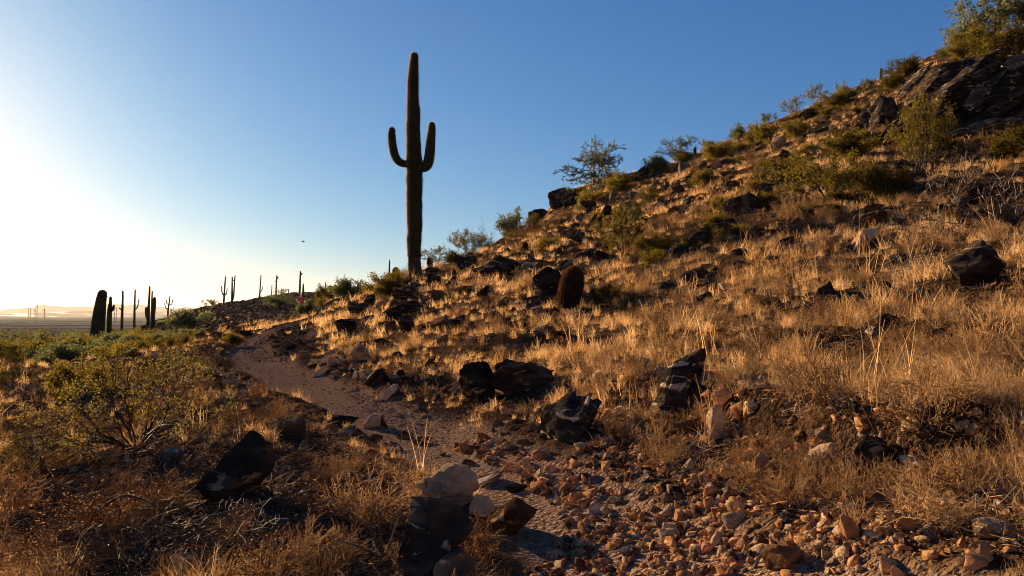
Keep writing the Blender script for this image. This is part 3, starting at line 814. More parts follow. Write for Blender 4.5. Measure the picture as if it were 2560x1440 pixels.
# the tall saguaro
gS = ground(1036.0, 690.0); DS = float(gS[1]); sS = DS / F
root = tag(empty('saguaro_cactus', tuple(map(float, gS))), 'tall saguaro with two upraised arms standing on the slope against blue sky', 'cactus')
def ws(px, py, dy=0.0):
    ux, uz = pix_ray(px, py)
    return np.array([float(ux) * DS - gS[0], dy, CAM[2] + float(uz) * DS - gS[2]])
tr = [(1036,640,16.5),(1036,610,17.5),(1036,560,19),(1036,500,20),(1036,445,20.5),(1035.5,415,20.5),(1034.5,380,18.5),(1034,340,17.5),(1034,290,16.5),(1033.5,230,14.5),(1033.5,180,12.5),(1034,150,10.5),(1034.5,141,9.5)]
rngS = np.random.default_rng(8)
pq, rq = column([ws(a, b) for a, b, c in tr], [c * sS for a, b, c in tr], 130)
rq = rq * (1 + 0.11 * pn(np.arange(len(rq)) * 0.19, 0.5, 0.1)); pq = pq + np.stack([.05 * pn(np.arange(len(rq)) * .11, 2.5, .3), 0 * rq, 0 * rq], -1)
V, q, cr, cn, T = tube(pq, rq, 19, 0.17, 4)
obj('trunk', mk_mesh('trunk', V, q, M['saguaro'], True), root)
spine_part(root, cr, cn, T, 1, 0.06, 'spine', k=4, seed=2, w=0.0036)
for kk, arm in enumerate(([(1026,411,6),(1012,410,8.5),(999,405,9.5),(989,393,10),(983,372,10.3),(980,350,10),(979.5,335,9.2),(980,326,8.2)],
                          [(1044,416,9),(1056,420,11),(1066,416,12.5),(1072,402,13),(1075,380,12.5),(1077,350,11.5),(1079.5,325,10),(1080,314,8.6)])):
    pq, rq = column([ws(a, b, -0.03 * kk) for a, b, c in arm], [c * sS for a, b, c in arm], 48)
    V, q, cr, cn, T = tube(pq, rq, 13, 0.16, 4)
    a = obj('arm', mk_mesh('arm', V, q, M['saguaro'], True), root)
    spine_part(a, cr, cn, T, 1, 0.045, 'spine', k=3, seed=4 + kk, w=0.0036)
# corky foot below a black scar ring
pq, rq = column([ws(1036, 712), ws(1037, 690), ws(1037, 670), ws(1036, 650), ws(1036, 640.5)], [21*sS, 20*sS, 17.5*sS, 16.5*sS, 16.3*sS], 30, tip=False)
rq = rq * (1 + 0.05 * pn(np.arange(len(rq)) * 0.4, 3.5, 0.1))
V, q, cr, cn, T = tube(pq, rq, 11, 0.10, 4)
V = V + 0.02 * np.stack([pn(V[:,0]*9, V[:,1]*9, V[:,2]*4), pn(V[:,0]*9+7, V[:,1]*9, V[:,2]*4), 0*V[:,0]], -1)
fo = obj('bark_foot', mk_mesh('bark_foot', V, q, M['bark'], True), root); fo['label'] = 'corky brown dead bark around the foot'
pq, rq = column([ws(1036, 643), ws(1036, 641.5), ws(1036, 639), ws(1036, 637)], [15*sS, 18.2*sS, 18.2*sS, 15*sS], 8, tip=False)
V, q, cr, cn, T = tube(pq, rq, 12, 0.05, 4)
obj('scar_ring', mk_mesh('scar_ring', V, q, M['scar'], True), root)
SAG_FOOT = (float(gS[0]), float(gS[1]))

saguaro('saguaro_cactus', 'thick stubby saguaro with a small bud on its right side above the scrub', 243, 862, [(243,846,16.5),(245,815,16),(249,780,14.5),(253,750,12.5),(256,735,11)],
        [[(261,742,3),(264,741,3),(266,741,2.2)]], d=30, spin=0.03)
saguaro('saguaro_cactus', 'broken topped saguaro with a short stub arm just right of the thick stubby one', 274, 845, [(273,808,6),(274,780,6),(276,755,4),(276.5,744,3.2)],
        [[(277,778,3),(281,774,3.6),(283,768,2.8),(284,763,1.6)]], d=46)
saguaro('saguaro_cactus', 'slim plain saguaro with one tiny low arm on its left', 305, 820, [(305,800,3.4),(306,770,3),(307,740,2.4),(307,728,2)],
        [[(304,774,1.6),(300,772,1.8),(298,770,1.4)]], d=62)
saguaro('saguaro_cactus', 'slim saguaro with one long right arm curving up', 336, 815, [(336,796,2.8),(336.5,770,2.5),(337.5,740,2),(338,725,1.8)],
        [[(338,774,1.5),(342,770,1.6),(345,760,1.4),(346,749,1.2)]], d=70)
saguaro('saguaro_cactus', 'tall straight saguaro at the left of the dark cactus pair', 371, 845, [(370,815,4.2),(371,780,3.4),(373,750,2.9),(374,725,2.4),(374,717,2)],
        [[(370,800,3.4),(367,790,4.2),(366,778,4.2),(365.5,771,3.6)]], d=50)
saguaro('saguaro_cactus', 'dead looking saguaro stump with a narrow spike left of its broken top', 382, 845, [(381,815,5),(382,790,5.6),(384,765,6),(385.5,750,5.4),(387,744,2.4)],
        [[(380,770,3),(379.5,750,2.2),(380,732,1.8),(380.3,728,1.4)]], d=48)
saguaro('saguaro_cactus', 'small many armed saguaro with three upright arms, alone against the sky', 419, 800, [(420,781,2.2),(421.5,765,2),(424,750,1.5),(424.5,741,1.2)],
        [[(421,773,1.2),(415,770,1.4),(412,763,1.2),(411.5,758,1)], [(423,762,1.2),(418,759,1.3),(416,753,1.2),(415.5,748,1)], [(423,763,1.2),(429,760,1.3),(431,754,1.2),(432,748,1)]], d=75)
CR = dict(ribs=10)
saguaro('saguaro_cactus', 'three pronged saguaro at the left end of the rocky rise', 559, 766, [(559,764,2.6),(560,745,2.4),(562,715,2),(564,692,1.6)],
        [[(560,738,1.6),(556,735,1.7),(554.3,725,1.5),(554,715,1.3)], [(561,738,1.6),(565.5,735,1.6),(567.5,727,1.4),(568,721,1.2)]], **CR)
saguaro('saguaro_cactus', 'twin stemmed saguaro with two tall parallel stems on the rocky rise', 580, 757, [(580,756,3),(580,735,2.4),(580.3,710,1.9),(580.5,693,1.6)],
        [[(581,752,2),(584,740,2.1),(585.5,715,1.8),(587.5,690,1.5)], [(582,702,1.2),(584.5,701,1.2),(586,698,1)]], **CR)
saguaro('saguaro_cactus', 'slender saguaro with one right arm on the rocky rise, alone', 649, 746, [(649,745,2.4),(650,725,1.7),(651.5,700,1.5),(652.5,688,1.2)],
        [[(650,730,1.2),(653.5,727,1.3),(655.5,721,1.2),(656,717,1)]], **CR)
saguaro('saguaro_cactus', 'thin bare saguaro pole left of the knobbed saguaro', 679, 739, [(679,737,1.4),(679.7,720,1.2),(680,712,1)], **CR)
saguaro('saguaro_cactus', 'saguaro with a knob near its top and a stub on its left', 690, 738, [(690,736,2.1),(690.5,715,1.9),(691.5,695,1.6),(692,689,1.3)],
        [[(691,704,1),(688,704,.9),(686.5,703,.7)], [(692,696,1.6),(694,694.5,2),(695,693,1.6)]], **CR)
saguaro('saguaro_cactus', 'tiny thin saguaro between the knobbed and the tallest ridge saguaro', 721, 736, [(721,734,1.2),(721.3,726,1),(721.5,723,.8)], **CR)
saguaro('saguaro_cactus', 'tallest ridge saguaro with a knob on its right, behind the hiker', 749, 736, [(749,735,2.9),(749.7,715,2.6),(750.5,690,2),(751,679,1.6)],
        [[(751,687,2),(753,686,2.4),(754,684.5,2)]], **CR)
saguaro('saguaro_cactus', 'short cone shaped dark saguaro directly behind the hiker', 758, 737, [(758,737,3.2),(758,722,2.6),(758.2,713,1.8),(758.3,710,1.4)], **CR)
saguaro('saguaro_cactus', 'tiny saguaro tip rising from the green bushes right of the hiker', 814, 722, [(814,720,1.8),(814,710,1.5),(814.3,706,1.1)], **CR)
saguaro('saguaro_cactus', 'short round topped saguaro stump behind the large creosote', 326, 878, [(325.5,878,6),(326,858,6),(327,843,5.4),(328,839,4.6)], d=24, spin=0.03)
saguaro('saguaro_cactus', 'small dark saguaro stump right of the round topped stump', 357, 856, [(357,856,3),(357,843,2.8),(357,838,2.2)], d=28)
saguaro('saguaro_cactus', 'small pencil saguaro on the skyline just left of the tall saguaro', 973, 690, [(973,690,2.3),(973.5,668,2),(974,655,1.7),(974,651,1.3)])
saguaro('saguaro_cactus', 'lone short saguaro on the high ridge left of the big outcrop', 2202, 203, [(2202,202,4.4),(2202,188,4.4),(2202.5,177,3.8),(2202.5,173,3)])
saguaro('saguaro_cactus', 'stubby dark cactus post on the ridge among bare shrubs', 1737, 388, [(1737,388,4.2),(1737,375,4.2),(1737,371,3.6)])

def barrel(label, px, py, hw, hpx, lean=0.0, hero=False, d=None):
    if d is None: g = ground(px, py)
    else:
        ux, _ = pix_ray(px, py); g = np.array([float(ux) * d, d, float(height(float(ux) * d, d))])
    s = float(g[1]) / F; R = hw * s; H = hpx * s
    root = tag(empty('barrel_cactus', tuple(map(float, g))), label, 'cactus')
    zz = np.linspace(-0.12, 0.68, 16) * H
    P = np.stack([lean * H * (zz / H) ** 2, 0 * zz, zz], -1)
    r = R * np.interp(zz / H, [-.12, 0, .25, .5, .68], [.78, .86, .98, 1.0, 0.96])
    k = 9; a = np.linspace(0, math.pi / 2 * .99, k)[1:]
    top = P[-1]
    P = np.concatenate([P, top + np.stack([lean * .5 * H * np.sin(a) * .3, 0 * a, np.sin(a) * 0.32 * H], -1)])
    r = np.concatenate([r, 0.96 * R * np.cos(a)])
    V, q, cr, cn, T = tube(P, r, 22 if hero else 14, 0.12, 4)
    obj('body', mk_mesh('body', V, q, M['barrel'], True), root)
    up = np.where((np.arange(len(P)) >= 16)[:, None, None], cn + np.array([0, 0, .8]), cn)
    spine_part(root, cr, up, T, 1, R * (0.26 if hero else .34), 'spine_red', k=26 if hero else 6, seed=3, w=0.0028 if hero else 0.008, jitter=1.0)
    return root
barrel('shaggy russet barrel cactus standing in golden grass on the slope', 1422, 771, 28, 100, 0.22, True)
barrel('small reddish barrel cactus on the skyline left of the tall saguaro', 990, 684, 8, 21)
barrel('small olive barrel cactus under the bushes right of the tall saguaro', 1075, 652, 7, 25)
barrel('small dark barrel cactus on the ragged outcrop in mid slope', 1313, 632, 7, 26)

# ------------------------------------------------------------------ shrubs and trees
class Br:
    def __init__(s): s.seg = []; s.tips = []
def grow(b, r, p, d, L, rad, lvl, maxl, bend, spread, kids, shrink=0.62, up=0.0, seglen=3):
    pts = [p]
    for i in range(seglen):
        d = d + r.normal(size=3) * bend; d[2] += up; d = d / np.linalg.norm(d)
        p2 = p + d * (L / seglen)
        r1 = rad * (1 - 0.75 * i / seglen); r2 = rad * (1 - 0.75 * (i + 1) / seglen)
        b.seg.append((p, p2, max(r1, .0015), max(r2, .001)))
        if lvl >= maxl - 1: b.tips.append((p2, d, lvl))
        p = p2; pts.append((p, d))
    if lvl < maxl:
        k = kids[lvl] if lvl < len(kids) else kids[-1]
        for j in range(k):
            t = pts[1 + r.integers(0, seglen)] if j else pts[-1]
            dd = t[1] + r.normal(size=3) * spread; dd = dd / np.linalg.norm(dd)
            grow(b, r, t[0], dd, L * shrink * r.uniform(.75, 1.2), rad * 0.55, lvl + 1, maxl, bend, spread, kids, shrink, up, max(2, seglen - 1) if lvl else seglen)

def seg_mesh(name, segs, mat, thick=1.0, minr=0.0):
    n = len(segs)
    A = np.array([s[0] for s in segs]); B = np.array([s[1] for s in segs])
    ra = np.maximum(np.array([s[2] for s in segs]) * thick, minr); rb = np.maximum(np.array([s[3] for s in segs]) * thick, minr)
    d = B - A; d /= np.maximum(np.linalg.norm(d, axis=1), 1e-9)[:, None]
    ref = np.where(np.abs(d[:, 2:3]) > .8, np.array([[1., 0, 0]]), np.array([[0, 0, 1.]]))
    u = np.cross(d, ref); u /= np.linalg.norm(u, axis=1)[:, None]; v = np.cross(d, u)
    V = np.zeros((n, 6, 3))
    for k in range(3):
        a = k * 2.0944
        o = u * math.cos(a) + v * math.sin(a)
        V[:, k] = A + o * ra[:, None]; V[:, 3 + k] = B + o * rb[:, None]
    base = np.arange(n)[:, None] * 6
    q = np.concatenate([base + np.array([[k, (k + 1) % 3, 3 + (k + 1) % 3, 3 + k]]) for k in range(3)])
    return mk_mesh(name, V.reshape(-1, 3), q, M[mat])

def leaves_mesh(name, tips, mat, r, per, size, spread, elong=1.8):
    P = np.repeat(np.array([t[0] for t in tips]), per, 0)
    D = np.repeat(np.array([t[1] for t in tips]), per, 0)
    P = P + r.normal(size=P.shape) * spread - D * r.uniform(0, 1, (len(P), 1)) * spread * 2
    a = r.normal(size=P.shape); a[:, 2] += .6; a /= np.linalg.norm(a, axis=1)[:, None]
    b = np.cross(a, r.normal(size=P.shape)); b /= np.maximum(np.linalg.norm(b, axis=1), 1e-6)[:, None]
    s = size * r.uniform(.6, 1.4, (len(P), 1))
    V = np.stack([P, P + a * s * elong * .5 + b * s * .5, P + a * s * elong, P + a * s * elong * .5 - b * s * .5], 1).reshape(-1, 3)
    return mk_mesh(name, V, np.arange(len(V)).reshape(-1, 4), M[mat])

def proto(kind, seed):
    """unit plants, about 1 m tall and 1 m wide"""
    r = np.random.default_rng(seed); b = Br()
    if kind == 'creosote':
        for i in range(11):
            az = i * 2.4 + r.uniform(-.4, .4); t = r.uniform(.25, 1.0)
            d = np.array([math.cos(az) * math.sin(t), math.sin(az) * math.sin(t), math.cos(t)])
            grow(b, r, np.array([math.cos(az), math.sin(az), 0]) * .03, d, .52, .013, 0, 3, .16, .42, (4, 4, 3), .55, .03)
        return [('stems', seg_mesh('stems', b.seg, 'twig')), ('foliage', leaves_mesh('foliage', b.tips, 'creosote', r, 4, .019, .03))]
    if kind == 'creosote_fine':
        for i in range(12):
            az = i * 2.4 + r.uniform(-.4, .4); t = r.uniform(.35, 1.3)
            d = np.array([math.cos(az) * math.sin(t), math.sin(az) * math.sin(t), math.cos(t)])
            grow(b, r, np.array([math.cos(az), math.sin(az), 0]) * .03, d, .50, .014, 0, 4, .2, .5, (4, 3, 3, 3), .60, .02)
        return [('stems', seg_mesh('stems', b.seg, 'twig', 1, .0016)), ('foliage', leaves_mesh('foliage', b.tips, 'creosote', r, 2, .010, .016))]
    if kind == 'creosote_low':
        for i in range(9):
            az = i * 2.4 + r.uniform(-.4, .4); t = r.uniform(.3, 1.15)
            d = np.array([math.cos(az) * math.sin(t), math.sin(az) * math.sin(t), math.cos(t)])
            grow(b, r, np.zeros(3), d, .5, .014, 0, 2, .18, .5, (5, 4), .55, .03)
        return [('stems', seg_mesh('stems', b.seg, 'twig')), ('foliage', leaves_mesh('foliage', b.tips, 'creosote', r, 14, .028, .06))]
    if kind == 'sage':
        for i in range(9):
            az = i * 2.4 + r.uniform(-.4, .4); t = r.uniform(.1, 1.2)
            d = np.array([math.cos(az) * math.sin(t), math.sin(az) * math.sin(t), math.cos(t)])
            grow(b, r, np.zeros(3), d, .46, .014, 0, 2, .2, .6, (5, 4), .6, .02)
        return [('stems', seg_mesh('stems', b.seg, 'twig')), ('foliage', leaves_mesh('foliage', b.tips, 'sage', r, 8, .034, .06))]
    if kind == 'sparse':
        for i in range(8):
            az = i * 2.4 + r.uniform(-.4, .4); t = r.uniform(.15, .8)
            d = np.array([math.cos(az) * math.sin(t), math.sin(az) * math.sin(t), math.cos(t)])
            grow(b, r, np.zeros(3), d, .5, .012, 0, 3, .14, .4, (3, 3, 3), .58, .03)
        return [('stems', seg_mesh('stems', b.seg, 'branch', 1, .005)), ('foliage', leaves_mesh('foliage', b.tips, 'sage', r, 2, .03, .03))]
    if kind == 'brush':
        for i in range(17):
            az = r.uniform(0, 6.28); t = r.uniform(.1, 1.3)
            d = np.array([math.cos(az) * math.sin(t), math.sin(az) * math.sin(t), math.cos(t)])
            grow(b, r, r.normal(size=3) * np.array([.05, .05, 0]), d, .45, .008, 0, 2, .2, .55, (4, 3), .62, .02)
        return [('stems', seg_mesh('stems', b.seg, 'dry_red', 1.0, .0042)), ('foliage', leaves_mesh('foliage', b.tips, 'dry_red', r, 1, .014, .03))]
    if kind == 'dead':
        for i in range(12):
            az = r.uniform(0, 6.28); t = r.uniform(.3, 1.45)
            d = np.array([math.cos(az) * math.sin(t), math.sin(az) * math.sin(t), math.cos(t)])
            grow(b, r, r.normal(size=3) * np.array([.05, .05, 0]), d, .5, .012, 0, 2, .25, .7, (4, 3), .62, 0)
        return [('stems', seg_mesh('stems', b.seg, 'branch', 1.2, .006))]
    if kind == 'palo':
        for i in range(5):
            az = i * 1.3 + r.uniform(-.3, .3); t = r.uniform(.25, .75)
            d = np.array([math.cos(az) * math.sin(t), math.sin(az) * math.sin(t), math.cos(t)])
            grow(b, r, np.zeros(3), d, .40, .022, 0, 5, .24, .62, (4, 3, 3, 3, 3), .66, .025)
        big = [s for s in b.seg if s[2] > .0045]; sm = [s for s in b.seg if s[2] <= .0045]
        return [('trunk', seg_mesh('trunk', big, 'paloverde')), ('crown', seg_mesh('crown', sm, 'paloverde', 1, .0056))]
    if kind == 'palo_leafy':
        for i in range(5):
            az = i * 1.3 + r.uniform(-.3, .3); t = r.uniform(.25, .85)
            d = np.array([math.cos(az) * math.sin(t), math.sin(az) * math.sin(t), math.cos(t)])
            grow(b, r, np.zeros(3), d, .44, .02, 0, 4, .22, .55, (3, 3, 3, 3), .66, .03)
        return [('trunk', seg_mesh('trunk', b.seg, 'paloverde')), ('crown', leaves_mesh('crown', b.tips, 'sage', r, 6, .024, .04, 2.5))]

PROTO = {}
def plant(name, cat, kind, var, label, px, py, wpx, hpx, group=None, rz=None, d=None, sink=0.03):
    key = (kind, var)
    if key not in PROTO:
        parts = proto(kind, 1000 + hash_(kind) + var * 17)
        co = np.concatenate([np.array([v.co[:] for v in m.vertices]) for _, m in parts])
        lo, hi = np.percentile(co, 1, 0), np.percentile(co, 99, 0)
        PROTO[key] = (parts, max(hi[0] - lo[0], hi[1] - lo[1]), hi[2])
    parts, w0, h0 = PROTO[key]
    if d is None: g = ground(px, py)
    else:
        ux, _ = pix_ray(px, py); g = np.array([float(ux) * d, d, float(height(float(ux) * d, d))])
    s = float(g[1]) / F
    sx, sz = wpx * s / w0, hpx * s / h0
    root = tag(empty(name, (float(g[0]), float(g[1]), float(g[2]) - sink * hpx * s), (0, 0, rng.uniform(0, 6.28) if rz is None else rz), (sx, sx, sz)), label, cat, group)
    for nm, me in parts: obj(nm, me, root)
    return root
def hash_(s): return sum(ord(c) * (i + 3) for i, c in enumerate(s)) % 900

P_ = [
 # skyline, from the right
 ('palo_verde_tree','tree','palo_leafy',0,'feathery palo verde tree at the very top of the hill above the outcrop',2470,108,190,125),
 ('palo_verde_tree','tree','palo_leafy',1,'palo verde crown cut by the right picture edge at the hilltop',2590,80,150,110),
 ('creosote_bush','shrub','creosote_low',0,'olive yellow bush below the hilltop palo verde, reaching the right edge',2500,165,150,95),
 ('creosote_bush','shrub','creosote_low',1,'olive yellow bush left below the hilltop palo verde',2405,150,70,48),
 ('creosote_bush','shrub','sage',0,'small dark tuft bush on the ridge between lone saguaro and hilltop tree',2356,142,26,22),
 ('creosote_bush','shrub','creosote_low',2,'low olive bush on the ridge just right of the lone short saguaro',2262,196,80,52),
 ('creosote_bush','shrub','sparse',0,'thin stemmed shrub on the ridge just left of the lone short saguaro',2170,236,44,40),
 ('creosote_bush','shrub','sage',1,'dense grey green shrub on the ridge left of the thin stemmed shrub',2104,248,48,42),
 ('leafless_shrub','shrub','sparse',1,'pale leafless shrub on the ridge above the ragged ledge, right one',2038,266,58,54),
 ('leafless_shrub','shrub','sparse',2,'pale leafless shrub on the ridge above the ragged ledge, left one',1986,292,54,52),
 ('creosote_bush','shrub','sparse',0,'upright grey shrub on the skyline left of the ragged ledge',1920,318,44,36),
 ('creosote_bush','shrub','creosote_low',0,'olive bush on the skyline below the upright grey shrub',1900,362,100,55),
 ('creosote_bush','shrub','sage',0,'drooping grey green shrub on the skyline right of the cactus post',1845,352,60,40),
 ('creosote_bush','shrub','creosote_low',1,'olive bush on the skyline immediately right of the cactus post',1795,400,80,42),
 ('leafless_shrub','shrub','sparse',1,'bare upright sticks right beside the cactus post',1762,392,30,46),
 ('palo_verde_tree','tree','palo',2,'small bare palo verde on the skyline left of the cactus post',1690,408,86,66),
 ('creosote_bush','shrub','sage',2,'low grey green shrub at the foot of the small bare palo verde',1640,428,66,36),
 ('palo_verde_tree','tree','palo',0,'bare twisted palo verde tree standing out on the skyline',1490,470,150,115),
 ('creosote_bush','shrub','creosote_low',2,'olive bush right of the bare twisted palo verde, in front of black rocks',1557,478,76,46),
 ('creosote_bush','shrub','creosote_low',0,'olive bush below the bare twisted palo verde',1478,516,76,40),
 ('creosote_bush','shrub','creosote',0,'dark green bush on the upper slope right of the olive brown bush',1618,524,66,60),
 ('creosote_bush','shrub','creosote',1,'big olive brown bush on the upper slope above the barrel cactus',1552,622,140,118),
 ('creosote_bush','shrub','creosote_low',1,'small olive bush by the brown rock ledge on the upper slope',1760,470,70,46),
 ('creosote_bush','shrub','sage',1,'dark green bush on the skyline left of the low jagged rock',1280,590,90,66),
 ('creosote_bush','shrub','creosote',2,'rounded grey green bush on the skyline right of the tall saguaro',1172,628,96,66),
 ('creosote_bush','shrub','sparse',2,'thin airy bush between tall saguaro and rounded grey green bush',1094,650,70,48),
 ('dead_branch','branch','dead',0,'bare forked twig sticking up above the rounded skyline bush',1212,600,64,68),
 ('creosote_bush','shrub','creosote_low',2,'olive bush just left of the tall saguaro foot',968,742,96,62),
 ('creosote_bush','shrub','sage',2,'green bush on the shoulder left of the olive saguaro bush',872,748,84,52),
 ('creosote_bush','shrub','creosote_low',0,'green bush on the shoulder right of the hiker',818,752,60,40),
 ('creosote_bush','shrub','sage',0,'green bush hiding the legs of the hiker',772,790,60,42),
 ('creosote_bush','shrub','sage',1,'dark bush left of the hiker on the rocky rise',700,766,68,32),
 ('creosote_bush','shrub','sparse',1,'thin grey shrub on the rise right of the knobbed saguaro',705,742,34,22),
 ('creosote_bush','shrub','sparse',0,'wispy shrub on the left end of the rocky rise',527,775,44,28),
 ('creosote_bush','shrub','sage',2,'dark brown rounded bush in the middle of the rocky rise',476,826,110,52),
 ('creosote_bush','shrub','creosote_low',1,'small yellow green bush left of the far trail',583,866,56,34),
 # big slope bushes
 ('creosote_bush','shrub','creosote_low',1,'broad olive bush on the hilltop just left of the upper palo verde foot',2440,130,130,60),
 ('creosote_bush','shrub','creosote_low',0,'olive bush on the ridge between two thin stemmed shrubs and lone saguaro',2235,222,70,40),
 ('creosote_bush','shrub','creosote_low',2,'olive bush under the pale leafless ridge shrubs',2090,275,90,44),
 ('creosote_bush','shrub','creosote_low',0,'brown olive bush on the upper slope below the ragged ledge',1985,345,90,46),
 ('creosote_bush','shrub','creosote_low',1,'olive bush on the upper slope left of the outcrop bush',2120,400,130,70),
 ('creosote_bush','shrub','creosote_low',2,'olive bush left of the wide olive bush on the upper slope',1960,470,120,80),
 ('creosote_bush','shrub','creosote_low',0,'olive bush right of the wide olive bush on the upper slope',2215,500,130,90),
 ('creosote_bush','shrub','creosote_low',1,'olive tuft on the skyline between cactus post and bare palo verde',1712,408,50,30),
 ('creosote_bush','shrub','creosote_low',2,'low olive bush on the skyline left of the twisted palo verde',1420,500,60,30),
 ('creosote_bush','shrub','creosote_low',0,'low olive bush on the skyline beside the low jagged rock',1335,575,64,36),
 ('creosote_bush','shrub','sage',0,'low green bush on the skyline left of the rounded grey green bush',1130,640,60,36),
 ('leafless_shrub','shrub','dead',0,'thicket of pale bare branches on the right slope under the olive bushes',2320,600,190,110),
 ('leafless_shrub','shrub','dead',1,'thicket of pale bare branches on the right slope left of the long black boulder',2280,700,150,90),
 ('creosote_bush','shrub','creosote',0,'large olive bush in front of the big outcrop',2308,440,150,200),
 ('creosote_bush','shrub','creosote',1,'wide olive bush in the middle of the upper slope right of the squat black block',2070,500,240,120),
 ('creosote_bush','shrub','creosote_low',2,'olive bush at the right edge below the outcrop',2545,395,110,70),
 ('creosote_bush','shrub','creosote',2,'tiny green bush in the grass right of the barrel cactus',1520,760,84,50),
 ('dry_brush','shrub','dead',1,'tangle of grey dead branches below the big outcrop, left part',2390,500,170,105),
 ('dry_brush','shrub','dead',2,'tangle of grey dead branches at the right edge below the outcrop',2530,560,180,130),
 # left foreground
 ('creosote_bush','shrub','creosote_fine',0,'large creosote bush left of the trail with dark branching stems',340,1115,470,250),
 ('creosote_bush','shrub','creosote_fine',1,'creosote bush with a low branch reaching to the left picture edge',110,1180,300,120),
 ('creosote_bush','shrub','creosote_fine',2,'creosote bush behind the large one, towards the trail',450,960,190,120),
 ('creosote_bush','shrub','creosote_fine',1,'creosote sprig at the left edge above the low branch',25,970,120,110),
 ('creosote_bush','shrub','creosote_low',0,'golden green bush at the far side of the left bank',200,985,150,80),
 ('dry_brush','shrub','brush',0,'russet dry brush left of the pale pitted boulder',905,1310,240,130),
 ('dry_brush','shrub','brush',1,'orange brown dry brush on the left edge of the trail',850,1195,150,80),
 ('dry_brush','shrub','brush',2,'russet dry brush growing over the dark mound of rock',1215,1410,150,130),
 ('dry_brush','shrub','brush',0,'dry brush mound in the lower left shade',250,1330,260,120),
 ('dry_brush','shrub','brush',1,'dry brush mound left of the big black leaning rock',420,1290,170,100),
 ('dry_brush','shrub','brush',2,'golden round brush on the left trail edge',690,1050,70,62),
 ('dry_brush','shrub','brush',0,'golden small brush further up the left trail edge',645,1000,62,50),
 ('dry_brush','shrub','brush',1,'dark dry brush at the left picture edge',30,1300,180,150),
 ('dead_branch','branch','dead',0,'arching dead branches in the lower left shade',330,1400,330,160),
 ('dead_branch','branch','dead',2,'dead twigs lying under the big black leaning rock',620,1340,230,90),
 ('dry_brush','shrub','brush',2,'brown dry brush in the bottom left corner',120,1440,260,120),
 ('dry_brush','shrub','brush',0,'dark dry brush along the bottom edge left of the black slab',700,1440,250,100),
 # right slope brush
 ('dry_brush','shrub','brush',1,'russet brush on the right slope above the dark hollow',2330,1080,260,190),
 ('dry_brush','shrub','brush',2,'russet brush on the right slope left of the dark hollow',2060,1010,190,150),
 ('dry_brush','shrub','brush',0,'russet brush at the right edge under the long black boulder',2510,880,180,130),
 ('dry_brush','shrub','brush',1,'russet brush right of the tan flat topped slab',2290,640,110,84),
 ('dry_brush','shrub','brush',2,'russet brush on the upper slope left of the squat black block',1880,440,120,60),
 ('dry_brush','shrub','brush',0,'russet brush between squat black block and tan slab',1990,545,110,66),
 ('dry_brush','shrub','brush',1,'russet brush above the barrel cactus boulder',1310,600,90,46),
 ('dry_brush','shrub','brush',2,'russet brush left of the barrel cactus boulder',1320,730,60,46),
]
for nm, cat, kind, var, lab, px, py, w, h in P_:
    plant(nm, cat, kind, var, lab, px, py, w, h)
# two tall shrubs just outside the left edge, towards the sun: added unseen to shade the lower left corner
plant('creosote_bush', 'shrub', 'creosote', 2, 'unseen tall creosote bush added beyond the left edge to shade the lower left corner', -520, 1100, 560, 480, d=7.2)
plant('creosote_bush', 'shrub', 'creosote', 0, 'unseen tall creosote bush added for shade nearest the camera beyond the left edge', -900, 1100, 700, 620, d=5.4)
# arching dead branches in the lower left
def dead_branch(label, runs, r0=.013):
    g = ground(*runs[0][0]); D = float(g[1])
    root = tag(empty('dead_branch', tuple(map(float, g))), label, 'branch')
    for run in runs:
        P = []
        for i, (a, b) in enumerate(run):
            ux, uz = pix_ray(a, b); d = D - .05 * i
            P.append((float(ux) * d - g[0], d - g[1], CAM[2] + float(uz) * d - g[2]))
        pq, rq = column(P, np.linspace(r0, r0 * .35, len(P)), 24, tip=False)
        V, q, cr, cn, T = tube(pq, rq, 3, 0.15, 2)
        obj('limb', mk_mesh('limb', V, q, M['branch'], True), root)
dead_branch('arching bare dead branch in the lower left, highest of the arches', [[(190,1345),(240,1286),(285,1249),(319,1238),(360,1249),(397,1271),(420,1315)], [(285,1250),(300,1285),(290,1320)]])
dead_branch('long low bare branch under the arching one in the lower left', [[(130,1375),(225,1346),(330,1320),(360,1339),(412,1346),(457,1405)], [(330,1320),(390,1290),(484,1249)]])
dead_branch('bare branch leaning on the lower left brush towards the black rock', [[(430,1350),(500,1300),(560,1282),(640,1262),(700,1240)], [(560,1282),(600,1320),(660,1345)]])
dead_branch('reddish bare stems fanning out of the russet brush beside the black slab', [[(960,1400),(930,1330),(890,1290),(850,1270)], [(960,1400),(950,1320),(945,1260)], [(960,1400),(910,1370),(840,1350)], [(960,1400),(985,1330),(1000,1290)]], .009)
#@@PART3@@
# ------------------------------------------------------------------ loose stones one can pick out
STONE_P = []
for i in range(10):
    Vs, Fs_ = rock_verts(700 + i, 3, 11, 0.07, 0, stretch=(1.2, .9, .75), rot=(i * .3, i * .5, i * .7), dmin=.18, dmax=.6)
    STONE_P.append((Vs * np.array([1.0, .8, .62]), Fs_))
STONE_ME = {}
def stone_mesh(i, mat):
    if (i, mat) not in STONE_ME:
        STONE_ME[(i, mat)] = mk_mesh('stone', STONE_P[i][0], STONE_P[i][1], M[mat])
    return STONE_ME[(i, mat)]

def in_poly(x, y, poly):
    x = np.asarray(x); y = np.asarray(y); ins = np.zeros(x.shape, bool)
    for (x1, y1), (x2, y2) in zip(poly, poly[1:] + poly[:1]):
        c = (y1 > y) != (y2 > y)
        ins ^= c & (x < (x2 - x1) * (y - y1) / (y2 - y1 + 1e-12) + x1)
    return ins
